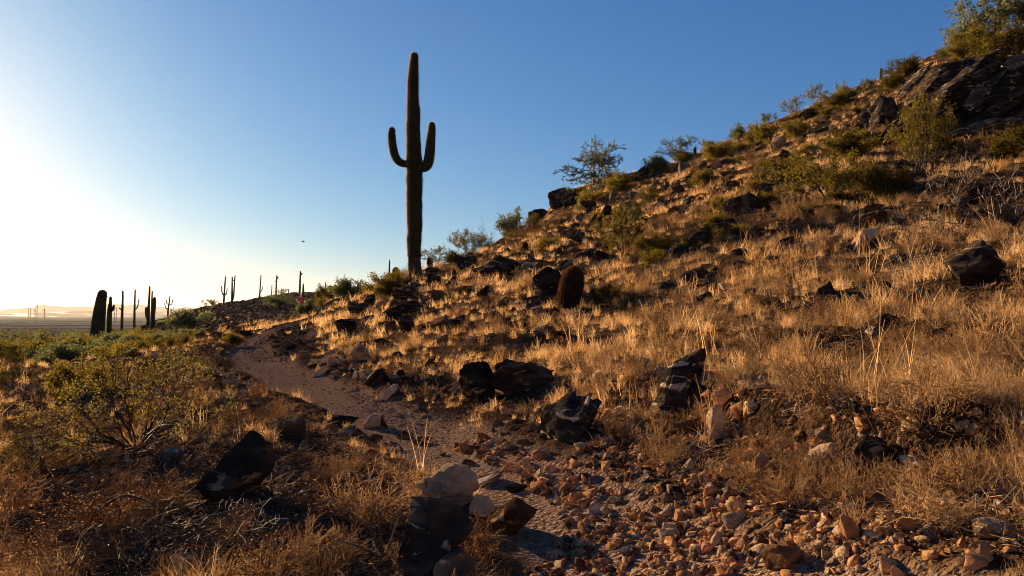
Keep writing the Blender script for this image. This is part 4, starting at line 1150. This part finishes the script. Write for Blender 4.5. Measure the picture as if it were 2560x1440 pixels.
# outlines of the rubble slope and of other areas, walked on the ground
def area(poly): return [tuple(ground(float(a), float(b))[:2]) for a, b in poly]
RUBBLE = area([(1130,1120),(1300,1060),(1400,1110),(1560,1090),(1700,1110),(1850,1120),(2000,1190),(2180,1225),(2420,1240),(2555,1300),(2555,1436),(1300,1436),(1420,1320),(1300,1200)])
TRAILSIDE = area([(745,880),(800,850),(900,930),(1000,1000),(1130,1040),(1130,1110),(960,1080),(840,960)])
DARKBED = area([(600,880),(700,815),(790,810),(800,870),(740,900),(640,905)])
def density_noise(x, y, s, o): return fbm(np.asarray(x) / s, np.asarray(y) / s, o, 3)

rs = np.random.default_rng(44)
ZONES = [
 (area([(1340,1200),(1700,1150),(1760,1436),(1480,1436)]), 34, 'rock_orange', 'small orange or tan stone on the middle of the lower right rubble', 'orange stones in the middle rubble'),
 (area([(1760,1150),(2080,1200),(2060,1436),(1780,1436)]), 44, 'rock_orange', 'small orange stone in the rubble around the broad flat brown stone', 'orange stones around the flat brown stone'),
 (area([(2090,1240),(2540,1280),(2540,1436),(2080,1436)]), 40, 'rock_orange', 'small orange stone in the rubble below the white veined stone', 'orange stones below the veined stone'),
 (area([(1340,1150),(1800,1130),(2060,1250),(2060,1436),(1480,1436)]), 42, 'rock_grey', 'small grey angular stone strewn over the lower right rubble', 'grey stones in the lower rubble'),
 (area([(1200,1060),(1420,1020),(1420,1110),(1240,1150)]), 20, 'rock_brown', 'small brown stone on the slope between trail and fluted slate', 'brown stones above the trail'),
 (area([(750,890),(860,880),(1000,990),(1120,1050),(1000,1060)]), 26, 'rock_pale', 'small pale stone on the right verge of the far trail', 'pale stones along the far trail'),
 (area([(620,885),(700,825),(790,820),(790,870),(720,900)]), 34, 'rock_black', 'small dark slate chip in the dark stony stretch of the far trail', 'dark slate chips on the far trail'),
 (area([(860,1080),(1040,1090),(1180,1160),(1040,1180),(900,1150)]), 14, 'rock_brown', 'small brown stone lying on the trail above the pale pitted boulder', 'brown stones on the trail'),
 (area([(430,880),(560,900),(690,1080),(560,1080),(480,960)]), 22, 'rock_brown', 'small brown stone on the left bank of the trail', 'brown stones on the left bank'),
]
SHORT = {}
for lab_, px_, py_, w_, h_, mt_, sd__, kw_ in R_:
    nm_ = {101:'pale pitted boulder',102:'black leaning slab',103:'pointed pale stone',104:'rounded dark mound',109:'white faced trail rock',111:'flat slate slab',
           113:'glossy black boulder',114:'long black bank rock',115:'fluted slate outcrop',116:'jagged black rock',117:'smooth orange boulder',119:'tall tapered stone',
           120:'brown boulder',122:'upright orange stone',123:'curved pale slab',125:'glossy rock in the hollow',126:'white oval stone',128:'white veined stone',
           129:'orange wedge stone',133:'broad flat brown stone',134:'blocky orange boulder',137:'pale tan boulder',139:'layered grey slate',108:'grey rock left of the trail',
           262:'bright wedge stone',264:'broad black boulder',261:'bright faced upright stone',269:'upper long pale stone',270:'lower long pale stone',272:'tan sloping stone',
           260:'black pyramid boulder',273:'pointed rock at the trail edge',274:'dark rock left of the trail',275:'reddish brown rock',106:'big black leaning rock'}.get(sd__)
    if nm_: SHORT[sd__] = (nm_, px_, py_ - h_ / 2)
STONES = []
for poly, n, mat, lab, grp in ZONES:
    xs = [p[0] for p in poly]; ys = [p[1] for p in poly]; k = 0; tries = 0
    small_ = mat == 'rock_black'
    while k < n and tries < 6000:
        tries += 1
        # more stones near than far, as evenly over the view as over the ground
        y = math.exp(rs.uniform(math.log(min(ys)), math.log(max(ys)))); x = rs.uniform(min(xs), max(xs))
        if not in_poly(np.array([x]), np.array([y]), poly)[0]: continue
        if any((x - a) ** 2 + (y - b) ** 2 < (c + .05) ** 2 for a, b, c in ROCK_AT): continue
        px_size = rs.choice([18, 23, 30, 42], p=[.34, .34, .22, .10]) * rs.uniform(.85, 1.15) * (.62 if small_ else 1)
        s = px_size * y / F
        o = obj('stone', stone_mesh(int(rs.integers(10)), mat),
                loc=(x, y, float(height(x, y)) + .10 * s * .62), rot=tuple(rs.uniform(-.5, .5, 2)) + (rs.uniform(0, 6.28),), scale=(s, s, s * rs.uniform(.8, 1.3)))
        tag(o, None, 'stone', grp); STONES.append((o, mat, x, y, px_size)); ROCK_AT.append((x, y, s * .45)); k += 1
ORD = ['nearest', 'second nearest', 'third nearest', 'fourth nearest', 'fifth nearest', 'sixth nearest', 'seventh nearest', 'eighth nearest', 'ninth nearest', 'tenth nearest'] + ['%dth nearest' % q for q in range(11, 60)]
CN = {'rock_orange': 'orange', 'rock_grey': 'grey', 'rock_brown': 'brown', 'rock_pale': 'pale', 'rock_black': 'dark slate'}
byrel = {}
for o, mat, x, y, ps in STONES:
    qx, qy = project(x, y, float(height(x, y)))
    best = min(SHORT.values(), key=lambda t: (t[1] - qx) ** 2 + (2 * (t[2] - qy)) ** 2)
    dx, dy = qx - best[1], (qy - best[2]) * 1.6
    rel = ('right of' if dx > 0 else 'left of') if abs(dx) > abs(dy) else ('below' if dy > 0 else 'above')
    byrel.setdefault((best[0], rel, mat, ps > 24), []).append((math.hypot(dx, dy), o))
for (hn, rel, mat, big), lst in byrel.items():
    for q, (dd, o) in enumerate(sorted(lst, key=lambda t: t[0])):
        only = len(lst) == 1
        o['label'] = ('%s %s stone %s the %s' % ('larger' if big else 'small', CN[mat], rel, hn) if only else
                      '%s %s %s stone %s the %s' % (ORD[q], 'larger' if big else 'small', CN[mat], rel, hn))

HILL = area([(880,760),(1250,640),(1450,520),(1700,440),(1950,360),(2200,280),(2300,420),(2540,560),(2540,960),(2100,1000),(1700,930),(1400,900),(1000,900)])
HERO = {lab_: (px_, py_ - h_ / 2) for lab_, px_, py_, w_, h_, mt_, sd__, kw_ in R_ if 201 <= sd__ <= 270}
for b_ in P_:
    if 'uppermost' in b_[4]: HERO[b_[4]] = (b_[5], b_[6])
RB = {}
xs = [p[0] for p in HILL]; ys = [p[1] for p in HILL]; k = 0; tries = 0; rel_n = {}
while k < 84 and tries < 12000:
    tries += 1
    y = math.exp(rs.uniform(math.log(min(ys)), math.log(max(ys)))); x = rs.uniform(min(xs), max(xs))
    if not in_poly(np.array([x]), np.array([y]), HILL)[0]: continue
    w_px = rs.uniform(26, 74) * (1 if y < 18 else .7); s = w_px * y / F
    if any((x - a) ** 2 + (y - b) ** 2 < (c + s * .6) ** 2 for a, b, c in ROCK_AT): continue
    vi = int(rs.integers(9)); mt = ['rock_black', 'rock_black', 'rock_brown', 'rock_veined', 'rock_grey'][int(rs.integers(5))]
    if (vi, mt) not in RB:
        Vr, Fr = rock_verts(1200 + vi, 4, 15, .16, 0 if vi % 2 else 2, (0, -.5, 0), (1.4, .9, .7), (0, -.3, vi * .3))
        RB[(vi, mt)] = mk_mesh('rock', Vr * np.array([1, .8, .62]), Fr, M[mt])
    o = obj('rock', RB[(vi, mt)], loc=(x, y, float(height(x, y)) + .10 * s), rot=(rs.normal(0, .15), rs.normal(0, .2) - .15, rs.uniform(-.7, .7)), scale=(s, s, s * rs.uniform(.7, 1.2)))
    qx, qy = project(x, y, float(height(x, y)))
    hn = min(HERO, key=lambda t: (HERO[t][0] - qx) ** 2 + (2 * (HERO[t][1] - qy)) ** 2)
    dx, dy = qx - HERO[hn][0], (qy - HERO[hn][1]) * 1.6
    rel = ('right of' if dx > 0 else 'left of') if abs(dx) > abs(dy) else ('below' if dy > 0 else 'above')
    rel_n.setdefault((hn, rel, mt), []).append((math.hypot(dx, dy), o))
    tag(o, None, 'rock', 'half buried rocks on the grass slope'); ROCK_AT.append((x, y, s * .45)); k += 1
CN2 = {'rock_black': 'black', 'rock_brown': 'brown', 'rock_veined': 'pale patched dark', 'rock_grey': 'grey'}
for (hn, rel, mt), lst in rel_n.items():
    short = ' '.join(hn.split()[:5])
    for q, (dd, o) in enumerate(sorted(lst, key=lambda t: t[0])):
        o['label'] = '%shalf buried %s rock %s the %s' % ('' if len(lst) == 1 else ORD[q] + ' ', CN2[mt], rel, short)

# ------------------------------------------------------------------ ground cover scattered by geometry nodes
def scatter(name, label, protos, pos, rot, scl, pick):
    """one object of kind stuff: points carrying rotation, scale and which plant or stone to set there"""
    pc = bpy.data.collections.new(name + '_kinds')
    for i, me in enumerate(protos):
        pc.objects.link(bpy.data.objects.new('%s_kind_%02d' % (name, i), me))
    me = bpy.data.meshes.new(name)
    n = len(pos)
    me.vertices.add(n); me.vertices.foreach_set('co', np.asarray(pos, np.float32).ravel())
    for an, ty, key, arr in (('rot', 'FLOAT_VECTOR', 'vector', rot), ('scl', 'FLOAT_VECTOR', 'vector', scl), ('pick', 'INT', 'value', pick)):
        a = me.attributes.new(an, ty, 'POINT')
        a.data.foreach_set(key, np.asarray(arr, np.int32 if ty == 'INT' else np.float32).ravel())
    ng = bpy.data.node_groups.new(name, 'GeometryNodeTree')
    ng.interface.new_socket('Geometry', in_out='INPUT', socket_type='NodeSocketGeometry')
    ng.interface.new_socket('Geometry', in_out='OUTPUT', socket_type='NodeSocketGeometry')
    gi = ng.nodes.new('NodeGroupInput'); go = ng.nodes.new('NodeGroupOutput')
    ip = ng.nodes.new('GeometryNodeInstanceOnPoints')
    ci = ng.nodes.new('GeometryNodeCollectionInfo')
    ci.inputs['Collection'].default_value = pc
    ci.inputs['Separate Children'].default_value = True
    ci.inputs['Reset Children'].default_value = True
    ng.links.new(gi.outputs[0], ip.inputs['Points'])
    ng.links.new(ci.outputs[0], ip.inputs['Instance'])
    ip.inputs['Pick Instance'].default_value = True
    for an, ty, sock in (('rot', 'FLOAT_VECTOR', 'Rotation'), ('scl', 'FLOAT_VECTOR', 'Scale'), ('pick', 'INT', 'Instance Index')):
        na = ng.nodes.new('GeometryNodeInputNamedAttribute'); na.data_type = ty
        na.inputs['Name'].default_value = an
        ng.links.new(na.outputs['Attribute'], ip.inputs[sock])
    ng.links.new(ip.outputs[0], go.inputs[0])
    o = obj(name, me)
    md = o.modifiers.new('scatter', 'NODES'); md.node_group = ng
    return tag(o, label, kind='stuff')

def sample(n, a0=-46, a1=46, r0=1.7, r1=60):
    th = np.radians(rs.uniform(a0, a1, n)); r = np.exp(rs.uniform(math.log(r0), math.log(r1), n))
    return np.sin(th) * r, np.cos(th) * r, r
def off_rocks(x, y, k=0.85, front=0.0):
    ok = np.ones(len(x), bool)
    for a, b, c in ROCK_AT:
        dx, dy = x - a, y - b
        # leave a gap on the near side so that the stone shows
        L = math.hypot(a, b); ux, uy = a / L, b / L
        t = -(dx * ux + dy * uy); s_ = np.abs(dx * uy - dy * ux)
        ok &= ~((s_ < c * k) & (t > -c * k) & (t < c * k + front * min(1.0, c * 3)))
    return ok

def tuft(seed, n, width, segs, h=1.0, lean=0.55, spread=0.16, mat='straw', heads=0.0):
    r = np.random.default_rng(seed)
    V = []; Fq = []
    for i in range(n):
        az = r.uniform(0, 6.28); b = np.array([r.normal() * spread, r.normal() * spread, -0.03])
        L = h * r.uniform(.45, 1.05); ln = abs(r.normal()) * lean + .08; curl = r.uniform(.1, .9)
        d = np.array([math.cos(az), math.sin(az), 0]); sd = np.array([-d[1], d[0], 0]) * math.cos(r.uniform(0, 3.1)) + np.array([0, 0, .0])
        fac = r.uniform(0, 3.14); sd = np.array([math.cos(fac), math.sin(fac), 0])
        base = len(V)
        for k in range(segs + 1):
            t = k / segs
            ang = ln * (0.35 + curl * t * 1.4)
            p = b + L * t * (d * math.sin(min(ang, 1.5)) + np.array([0, 0, math.cos(min(ang, 1.5))]))
            wd = width * (1 - .75 * t) * r.uniform(.8, 1.2)
            V.append(p - sd * wd); V.append(p + sd * wd)
            if k: Fq.append((base + 2*k - 2, base + 2*k - 1, base + 2*k + 1, base + 2*k))
        if r.uniform() < heads:
            p = V[-1]; base = len(V)
            for q in range(3):
                o_ = r.normal(size=3) * .02; hl = .09 * r.uniform(.6, 1.3)
                V += [p + o_ - sd * width * 2, p + o_ + sd * width * 2, p + o_ + sd * width + d * .02 + np.array([0, 0, hl]), p + o_ - sd * width + d * .02 + np.array([0, 0, hl])]
                Fq.append((base + 4*q, base + 4*q + 1, base + 4*q + 2, base + 4*q + 3))
    return mk_mesh('tuft', np.array(V), np.array(Fq), M[mat])

# grass: near, middle and far clumps (kinds 0-5, 6-10, 11-14), grey clumps 15-17, tall stalks 18-20
GK = [tuft(10 + i, 52, .0042, 4, lean=.75 + .16 * i, heads=0) for i in range(6)]
GK += [tuft(30 + i, 38, .009, 3, lean=.75 + .16 * i, heads=0) for i in range(5)]
GK += [tuft(50 + i, 26, .020, 2, lean=.7, spread=.25) for i in range(4)]
GK += [tuft(70 + i, 40, .006, 3, lean=.9, mat='straw_grey', spread=.22) for i in range(3)]
GK += [tuft(90 + i, 9, .004, 5, lean=.34, spread=.1, heads=0) for i in range(3)]

GK += [tuft(110 + i, 30, .007, 3, lean=1.0, mat='dry_red', spread=.2) for i in range(3)]      # 21-23
GK += [tuft(120 + i, 70, .006, 2, h=.6, lean=1.3, mat='straw', spread=.3) for i in range(3)]   # 24-26 matted

x, y, r = sample(46000)
z = height(x, y); px, py = project(x, y, z)
tdist = trail_dist(x, y)
pn1 = density_noise(x, y, 1.6, .4); pn2 = density_noise(x, y, 5.0, 2.4)
dens = .80 * sstep(-.27, .12, pn1 * .9 + pn2 * .5 + .02)
dens = np.where((px > 900) & (px < 2000) & (py < 960), np.maximum(dens, .34), dens)
rub = in_poly(x, y, RUBBLE); side = in_poly(x, y, TRAILSIDE); bed = in_poly(x, y, DARKBED)
dens = np.where(rub, .02 + .14 * (pn1 > .25), dens)
dens = np.where(side, dens * .35, dens); dens = np.where(bed, .02, dens)
left = (px < 1280) & (in_poly(px, py, [(0, 1440), (0, 850), (560, 830), (640, 930), (800, 1040), (940, 1170), (1250, 1440)]))
dens = np.where(left, np.where(py > 1230, -.08, np.where(py > 1120, .02, .20)) + .45 * pn1, dens)
dens = np.where((r < 3.7) & (x < .6), 0, dens)
dens = np.where(tdist < .42, 0, np.where(tdist < .75, dens * .4, dens))
far_left = (x < -2) & (y > 26)
dens = np.where(far_left, .12, dens)
keep = (rs.uniform(0, 1, len(x)) < dens) & off_rocks(x, y, .8, .45)
x, y, r, z, left, px, py, rub, tdist = [v[keep] for v in (x, y, r, z, left, px, py, rub, tdist)]
n = len(x)
pick = np.where(r < 6.5, rs.integers(0, 6, n), np.where(r < 15, rs.integers(6, 11, n), rs.integers(11, 15, n)))
grey = rs.uniform(0, 1, n) < np.where(left, .45, .16)
pick = np.where(grey & (r < 18), rs.integers(15, 18, n), pick)
u_ = rs.uniform(0, 1, n); red_ = (u_ < .14 + .3 * density_noise(x, y, 2.7, 11.3)) & (r < 20); mat_ = (u_ > .80) & (r < 20)
pick = np.where(red_, rs.integers(21, 24, n), np.where(mat_, rs.integers(24, 27, n), pick))
hgt = rs.uniform(.07, .23, n) * (1 + .8 * density_noise(x, y, 2.2, 7.1))
hgt = np.where(left, hgt * .7, hgt); hgt = np.where(rub, hgt * .55, hgt); hgt = np.where(tdist < 1.1, hgt * .6, hgt)
hgt *= np.interp(r, [0, 3.5, 6, 60], [.55, .8, 1, 1.15])
zone_tall = (px > 1600) & (py > 560) & ~rub & (r > 3.2)
tall = (rs.uniform(0, 1, n) < np.where(zone_tall, .016, .005)) & (r < 22)
pick = np.where(tall, rs.integers(18, 21, n), pick); hgt = np.where(tall, rs.uniform(.4, .75, n) * np.interp(r, [0, 3, 6], [.4, .6, 1]), hgt)
wid = np.where(tall, 1.0, rs.uniform(.8, 1.3, n)) * hgt
scl = np.stack([wid, wid, hgt], -1)
rot = np.stack([rs.normal(0, .16, n) , rs.normal(0, .16, n), rs.uniform(0, 6.28, n)], -1)
scatter('dry_grass', 'dry golden grass covering the hillside', GK, np.stack([x, y, z], -1), rot, scl, pick)

# dead twig litter and low dry weeds between the stones
LK = []
for i in range(6):
    r_ = np.random.default_rng(300 + i); segs = []
    for k in range(7):
        p = r_.normal(size=3) * np.array([.25, .25, .02]); d = r_.normal(size=3); d[2] = abs(d[2]) * .25; d /= np.linalg.norm(d)
        for q in range(2):
            L = r_.uniform(.2, .5); segs.append((p, p + d * L, .012, .007)); p = p + d * L; d = d + r_.normal(size=3) * .35; d[2] = abs(d[2]) * .5; d /= np.linalg.norm(d)
    LK.append(seg_mesh('twigs', segs, ('branch', 'dry_red', 'straw_grey')[i % 3]))
BRK = []
for v in range(3): BRK += [m for _, m in PROTO[('brush', v)][0]][:1]
x, y, r = sample(17000, r1=22)
z = height(x, y); px, py = project(x, y, z); tdist = trail_dist(x, y)
left = in_poly(px, py, [(0, 1440), (0, 880), (560, 850), (640, 930), (800, 1040), (940, 1170), (1250, 1440)])
keep = (rs.uniform(0, 1, len(x)) < np.where(left, .9, np.where(px > 1500, .55, .32))) & (tdist > .7) & off_rocks(x, y, .8, .2)
x, y, r, z, left, px = [v[keep] for v in (x, y, r, z, left, px)]; n = len(x)
brush = rs.uniform(0, 1, n) < np.where(left, .05, np.where(px > 1500, .20, .10))
pick = np.where(brush, rs.integers(6, 9, n), rs.integers(0, 6, n))
s = np.where(brush, rs.uniform(.14, .34, n), rs.uniform(.12, .3, n)) * np.interp(r, [1.7, 4, 10], [.6, .85, 1])
scatter('dead_litter', 'dead twigs and low dry weeds lying between grass and stones', LK + BRK, np.stack([x, y, z + .005], -1),
        np.stack([rs.normal(0, .15, n), rs.normal(0, .15, n), rs.uniform(0, 6.28, n)], -1), np.stack([s, s, s], -1), pick)

# gravel and rubble too small to pick out
GRK = []
for mat in ('rock_brown', 'rock_orange', 'rock_grey', 'rock_pale', 'rock_black'):
    for i in range(5):
        Vs, Fs_ = rock_verts(900 + i, 2, 9, 0.03, 0, stretch=(1.3, .9, .7), rot=(i * .4, i * .7, i), dmin=.16, dmax=.55)
        GRK.append(mk_mesh('pebble', Vs * np.array([1, .75, .55 + .07 * i]), Fs_, M[mat]))
def gravel(n, r1, dens_f, smin, smax, weights, name, label, a0=-46, a1=46, sun=.0):
    x, y, r = sample(n, a0, a1, 1.7, r1)
    keep = rs.uniform(0, 1, n) < dens_f(x, y, r)
    x, y, r = x[keep], y[keep], r[keep]
    k = off_rocks(x, y, .6); x, y, r = x[k], y[k], r[k]
    n = len(x); z = height(x, y)
    s = smin * (smax / smin) ** (rs.uniform(0, 1, n) ** 2.8) * r / F
    mt = rs.choice(5, n, p=weights); pick = mt * 5 + rs.integers(0, 5, n)
    scatter(name, label, GRK, np.stack([x, y, z + .02 * s], -1), np.stack([rs.normal(0, .6, n), rs.normal(0, .6, n), rs.uniform(0, 6.28, n)], -1),
            np.stack([s, s * rs.uniform(.7, 1.2, n), s * rs.uniform(.7, 1.4, n)], -1), pick)
def d_rub(x, y, r): return np.where(in_poly(x, y, RUBBLE), np.clip(.52 + 1.3 * density_noise(x, y, .7, 3.1), .10, 1), np.where((np.abs(line_side(BANK, x, y)) < .45) & (x > -.3), .6, 0))
gravel(90000, 9, d_rub, 2.4, 48, [.22, .42, .08, .24, .04], 'rubble', 'loose reddish rubble on the lower right slope', -15, 42)
def d_trail(x, y, r): return np.where(trail_dist(x, y) < .85, .8, 0)
gravel(40000, 26, d_trail, 2.5, 6.5, [.5, .28, .08, .12, .02], 'trail_gravel', 'fine gravel on the dirt trail', -25, 25)
def d_bed(x, y, r): return np.where(in_poly(x, y, DARKBED) | in_poly(x, y, TRAILSIDE), .9, 0)
gravel(60000, 26, d_bed, 2.5, 7, [.45, .06, .14, .12, .23], 'slate_scree', 'dark slate scree beside the far trail', -25, 5)
def d_all(x, y, r): return np.where(trail_dist(x, y) < .5, 0, .25 + .5 * density_noise(x, y, 2.0, 9.2))
gravel(30000, 40, d_all, 5, 15, [.36, .16, .14, .18, .16], 'scattered_gravel', 'scattered small stones over the hillside')
def d_slope(x, y, r): return np.where((trail_dist(x, y) > .7) & (x > -3), np.clip(.10 + 1.0 * density_noise(x, y, 1.6, .4) * -1 + .5 * density_noise(x, y, 3.1, 6.2), 0, 1), 0)
gravel(30000, 34, d_slope, 7, 46, [.34, .05, .18, .03, .40], 'slope_rocks', 'half buried dark stones between the grass clumps', -14, 44)
def d_rise(x, y, r): return np.where((x < -8) & (y > 45) & (height(x, y) > -.5), .9, 0)
def d_left(x, y, r):
    px_, py_ = project(x, y, height(x, y))
    return np.where(in_poly(px_, py_, [(0, 1440), (0, 900), (560, 850), (640, 930), (800, 1040), (940, 1170), (1250, 1440)]) & (trail_dist(x, y) > .6), .7, 0)
gravel(30000, 20, d_left, 3.5, 22, [.36, .18, .10, .33, .03], 'bank_stones', 'small stones and flakes over the left bank', -46, 5)
x, y, r = sample(30000, -30, -8, 40, 125)
k = (height(x, y) > -.2) & (rs.uniform(0, 1, len(x)) < .55); x, y, r = x[k], y[k], r[k]; n = len(x)
s = np.exp(rs.uniform(math.log(4), math.log(13), n)) * r / F
scatter('rise_stones', 'weathered stones covering the rocky rise', GRK, np.stack([x, y, height(x, y) + .1 * s], -1),
        np.stack([rs.normal(0, .3, n), rs.normal(0, .3, n), rs.uniform(0, 6.28, n)], -1), np.stack([s, s, s * .8], -1),
        rs.choice(5, n, p=[.45, .02, .25, .13, .15]) * 5 + rs.integers(0, 5, n))

# scrub on the flats: creosote and sage far beyond counting
SK = []
for kind in ('creosote_low', 'sage'):
    for v in range(3):
        st, fo = PROTO[(kind, v)][0]
        SK.append(fo[1])
x, y, r = sample(26000, -50, 16, 17, 420)
z = height(x, y)
flat = (y > 130) | ((z < .6) & (x < -6)) 
rise = (y > 40) & (y < 130) & (z > -.6)
dn = .22 + .8 * density_noise(x, y, 7.0, 3.3)
dn = np.where(y < 30, dn * .5, dn)
dn = np.where(rise, .03, dn)
k = flat & (rs.uniform(0, 1, len(x)) < dn) & (trail_dist(x, y) > 2.0)
x, y, r, z = x[k], y[k], r[k], z[k]; n = len(x)
s = rs.uniform(.5, 1.3, n) * np.interp(r, [17, 40, 120, 900], [.7, .9, 1.0, 1.3])
head = np.maximum(CAM[2] - .016 * r - z, .3)          # the flats lie low: crowns stay under the eye line
s = np.where(y < 140, np.minimum(s, head), s)
scatter('desert_scrub', 'grey green scrub covering the flats to the left', SK, np.stack([x, y, z - .05], -1),
        np.stack([0 * s, 0 * s, rs.uniform(0, 6.28, n)], -1), np.stack([s * 1.15, s * 1.15, s * rs.uniform(.6, 1.1, n)], -1), np.where(rs.uniform(0, 1, n) < .3, rs.integers(0, 3, n), rs.integers(3, 6, n)))

# low olive and brown scrub between the counted bushes of the upper slope
x, y, r = sample(5200, -12, 40, 15, 50)
px, py = project(x, y, height(x, y))
k = (trail_dist(x, y) > 2.5) & (rs.uniform(0, 1, len(x)) < np.clip(.08 + .8 * density_noise(x, y, 4.0, 1.7), 0, .6)) & off_rocks(x, y, .9, .6)
x, y, r = x[k], y[k], r[k]; n = len(x)
BK = [PROTO[('brush', v)][0][0][1] for v in range(3)] + SK[:3]
s = rs.uniform(.22, .6, n)
scatter('hill_scrub', 'low brown and olive scrub on the upper slope', BK, np.stack([x, y, height(x, y) - .03], -1),
        np.stack([0 * s, 0 * s, rs.uniform(0, 6.28, n)], -1), np.stack([s * 1.2, s * 1.2, s * rs.uniform(.6, 1, n)], -1), np.where(rs.uniform(0, 1, n) < .7, rs.integers(0, 3, n), rs.integers(3, 6, n)))

# ------------------------------------------------------------------ hiker on the far trail
gH = ground(752.0, 787.0); dH = 62.0
uxh, _ = pix_ray(752, 780); hx = float(uxh) * dH; hz = float(height(hx, dH))
hk = tag(empty('person', (hx, dH, hz), (0, 0, 0.4)), 'hiker in red shirt, olive shorts and white cap on the far trail', 'person')
def skin_mesh(name, verts, edges, radii, mat, parent, rootv=0):
    me = bpy.data.meshes.new(name)
    b_ = bmesh.new(); lay = b_.verts.layers.skin.verify()
    bvs = [b_.verts.new(v) for v in verts]
    for i_, (v, rr) in enumerate(zip(bvs, radii)):
        v[lay].radius = (rr, rr); v[lay].use_root = (i_ == rootv)
    for e in edges: b_.edges.new((bvs[e[0]], bvs[e[1]]))
    b_.to_mesh(me); b_.free()
    me.materials.append(M[mat])
    o = obj(name, me, parent)
    md = o.modifiers.new('skin', 'SKIN'); md.use_smooth_shade = True
    o.modifiers.new('subsurf', 'SUBSURF').levels = 1
    o.modifiers['subsurf'].render_levels = 2
    return o
bv = [(0,0,.95),(0,0,1.15),(0,0,1.38),(0,0,1.50),(0,-.01,1.60),(0,-.02,1.70),
      (-.19,0,1.40),(-.34,.03,1.18),(-.30,-.14,.98),(.19,0,1.40),(.33,.04,1.17),(.28,-.16,1.0),
      (-.1,0,.88),(-.12,-.1,.48),(-.12,.02,.08),(-.12,-.14,.04),(.1,0,.88),(.12,.12,.48),(.11,.26,.1),(.11,.12,.05)]
be = [(0,1),(1,2),(2,3),(3,4),(4,5),(2,6),(6,7),(7,8),(2,9),(9,10),(10,11),(0,12),(12,13),(13,14),(14,15),(0,16),(16,17),(17,18),(18,19)]
br = [.13,.13,.14,.06,.085,.09,.06,.045,.035,.06,.045,.035,.09,.06,.045,.035,.09,.06,.045,.035]
skin_mesh('body', bv, be, br, 'skin', hk)
skin_mesh('shirt', [(0,0,.93),(0,0,1.15),(0,0,1.40),(-.2,0,1.41),(-.30,.02,1.25),(.2,0,1.41),(.29,.03,1.25)],
          [(0,1),(1,2),(2,3),(3,4),(2,5),(5,6)], [.16,.155,.16,.085,.075,.085,.075], 'red_cloth', hk)
skin_mesh('shorts', [(0,0,.92),(-.1,0,.84),(-.12,-.08,.55),(.1,0,.84),(.12,.1,.55)], [(0,1),(1,2),(0,3),(3,4)], [.165,.12,.1,.12,.1], 'olive_cloth', hk)
skin_mesh('cap', [(0,-.02,1.71),(0,-.03,1.79),(0,-.16,1.72)], [(0,1),(0,2)], [.112,.07,.05], 'white_cloth', hk)

# ------------------------------------------------------------------ poles on the plain, bird
def pole(label, px, top, base, d, cross=True):
    ux, uzt = pix_ray(px, top); _, uzb = pix_ray(px, base)
    x = float(ux) * d; z0 = float(height(x, d)); zt = CAM[2] + float(uzt) * d; H = zt - z0
    root = tag(empty('utility_pole', (x, d, z0)), label, 'utility pole', 'utility poles on the plain')
    w = d / F * .55
    def box(nm, lo, hi):
        V = np.array([(a, b, c) for c in (lo[2], hi[2]) for b in (lo[1], hi[1]) for a in (lo[0], hi[0])])
        obj(nm, mk_mesh(nm, V, hf, M['wood']), root)
    box('post', (-w, -w, -1), (w, w, H))
    if cross:
        box('crossarm', (-w * 4, -w * 1.6, H * .90), (w * 4, -w * 1.05, H * .93))
        box('crossarm', (-w * 3, -w * 1.6, H * .78), (w * 3, -w * 1.05, H * .81))
pole('tallest utility pole on the plain, left of the stubby saguaro', 93, 760, 780, 900)
pole('utility pole just right of the tallest one on the plain', 111, 771, 783, 1200)
pole('utility pole just left of the tallest one on the plain', 88, 773, 780, 1500)
pole('utility pole second left of the tallest one on the plain', 77, 769, 779, 1700, False)
pole('utility pole farthest left of the tallest one on the plain', 72, 771, 779, 1900, False)
pole('left of two utility poles seen between the broken and the plain slim saguaro', 287, 762, 790, 700)
pole('right of two utility poles seen between the broken and the plain slim saguaro', 292, 768, 788, 900)

ux, uz = pix_ray(758, 604); db = 70.0
bd = tag(empty('bird', (float(ux) * db, db, CAM[2] + float(uz) * db), (0, 0, .6)), 'tiny dark bird flying in the sky left of the tall saguaro', 'bird')
Vb, Fb = ico(2)
obj('body', mk_mesh('body', Vb * np.array([.16, .045, .045]), Fb, M['feather'], True), bd)
for sgn in (-1, 1):
    Vw = np.array([(-.06, 0, .02), (.07, 0, .02), (.04, sgn * .16, .07), (-.05, sgn * .16, .07), (-.06, sgn * .3, .04)])
    Vw2 = Vw - np.array([0, 0, .012])
    Fw = [(0, 1, 2, 3), (5, 8, 7, 6), (3, 2, 4, 4)]
    bmw = bmesh.new(); tv = [bmw.verts.new(v) for v in Vw]; lv = [bmw.verts.new(v) for v in Vw2]
    for f in ((0, 1, 2, 3), (3, 2, 4)):
        bmw.faces.new([tv[i] for i in f]); bmw.faces.new([lv[i] for i in reversed(f)])
    for e in ((0, 1), (1, 2), (2, 4), (4, 3), (3, 0)): bmw.faces.new((tv[e[0]], lv[e[0]], lv[e[1]], tv[e[1]]))
    bmesh.ops.recalc_face_normals(bmw, faces=bmw.faces)
    mw = bpy.data.meshes.new('wing'); bmw.to_mesh(mw); bmw.free(); mw.materials.append(M['feather'])
    obj('wing', mw, bd)
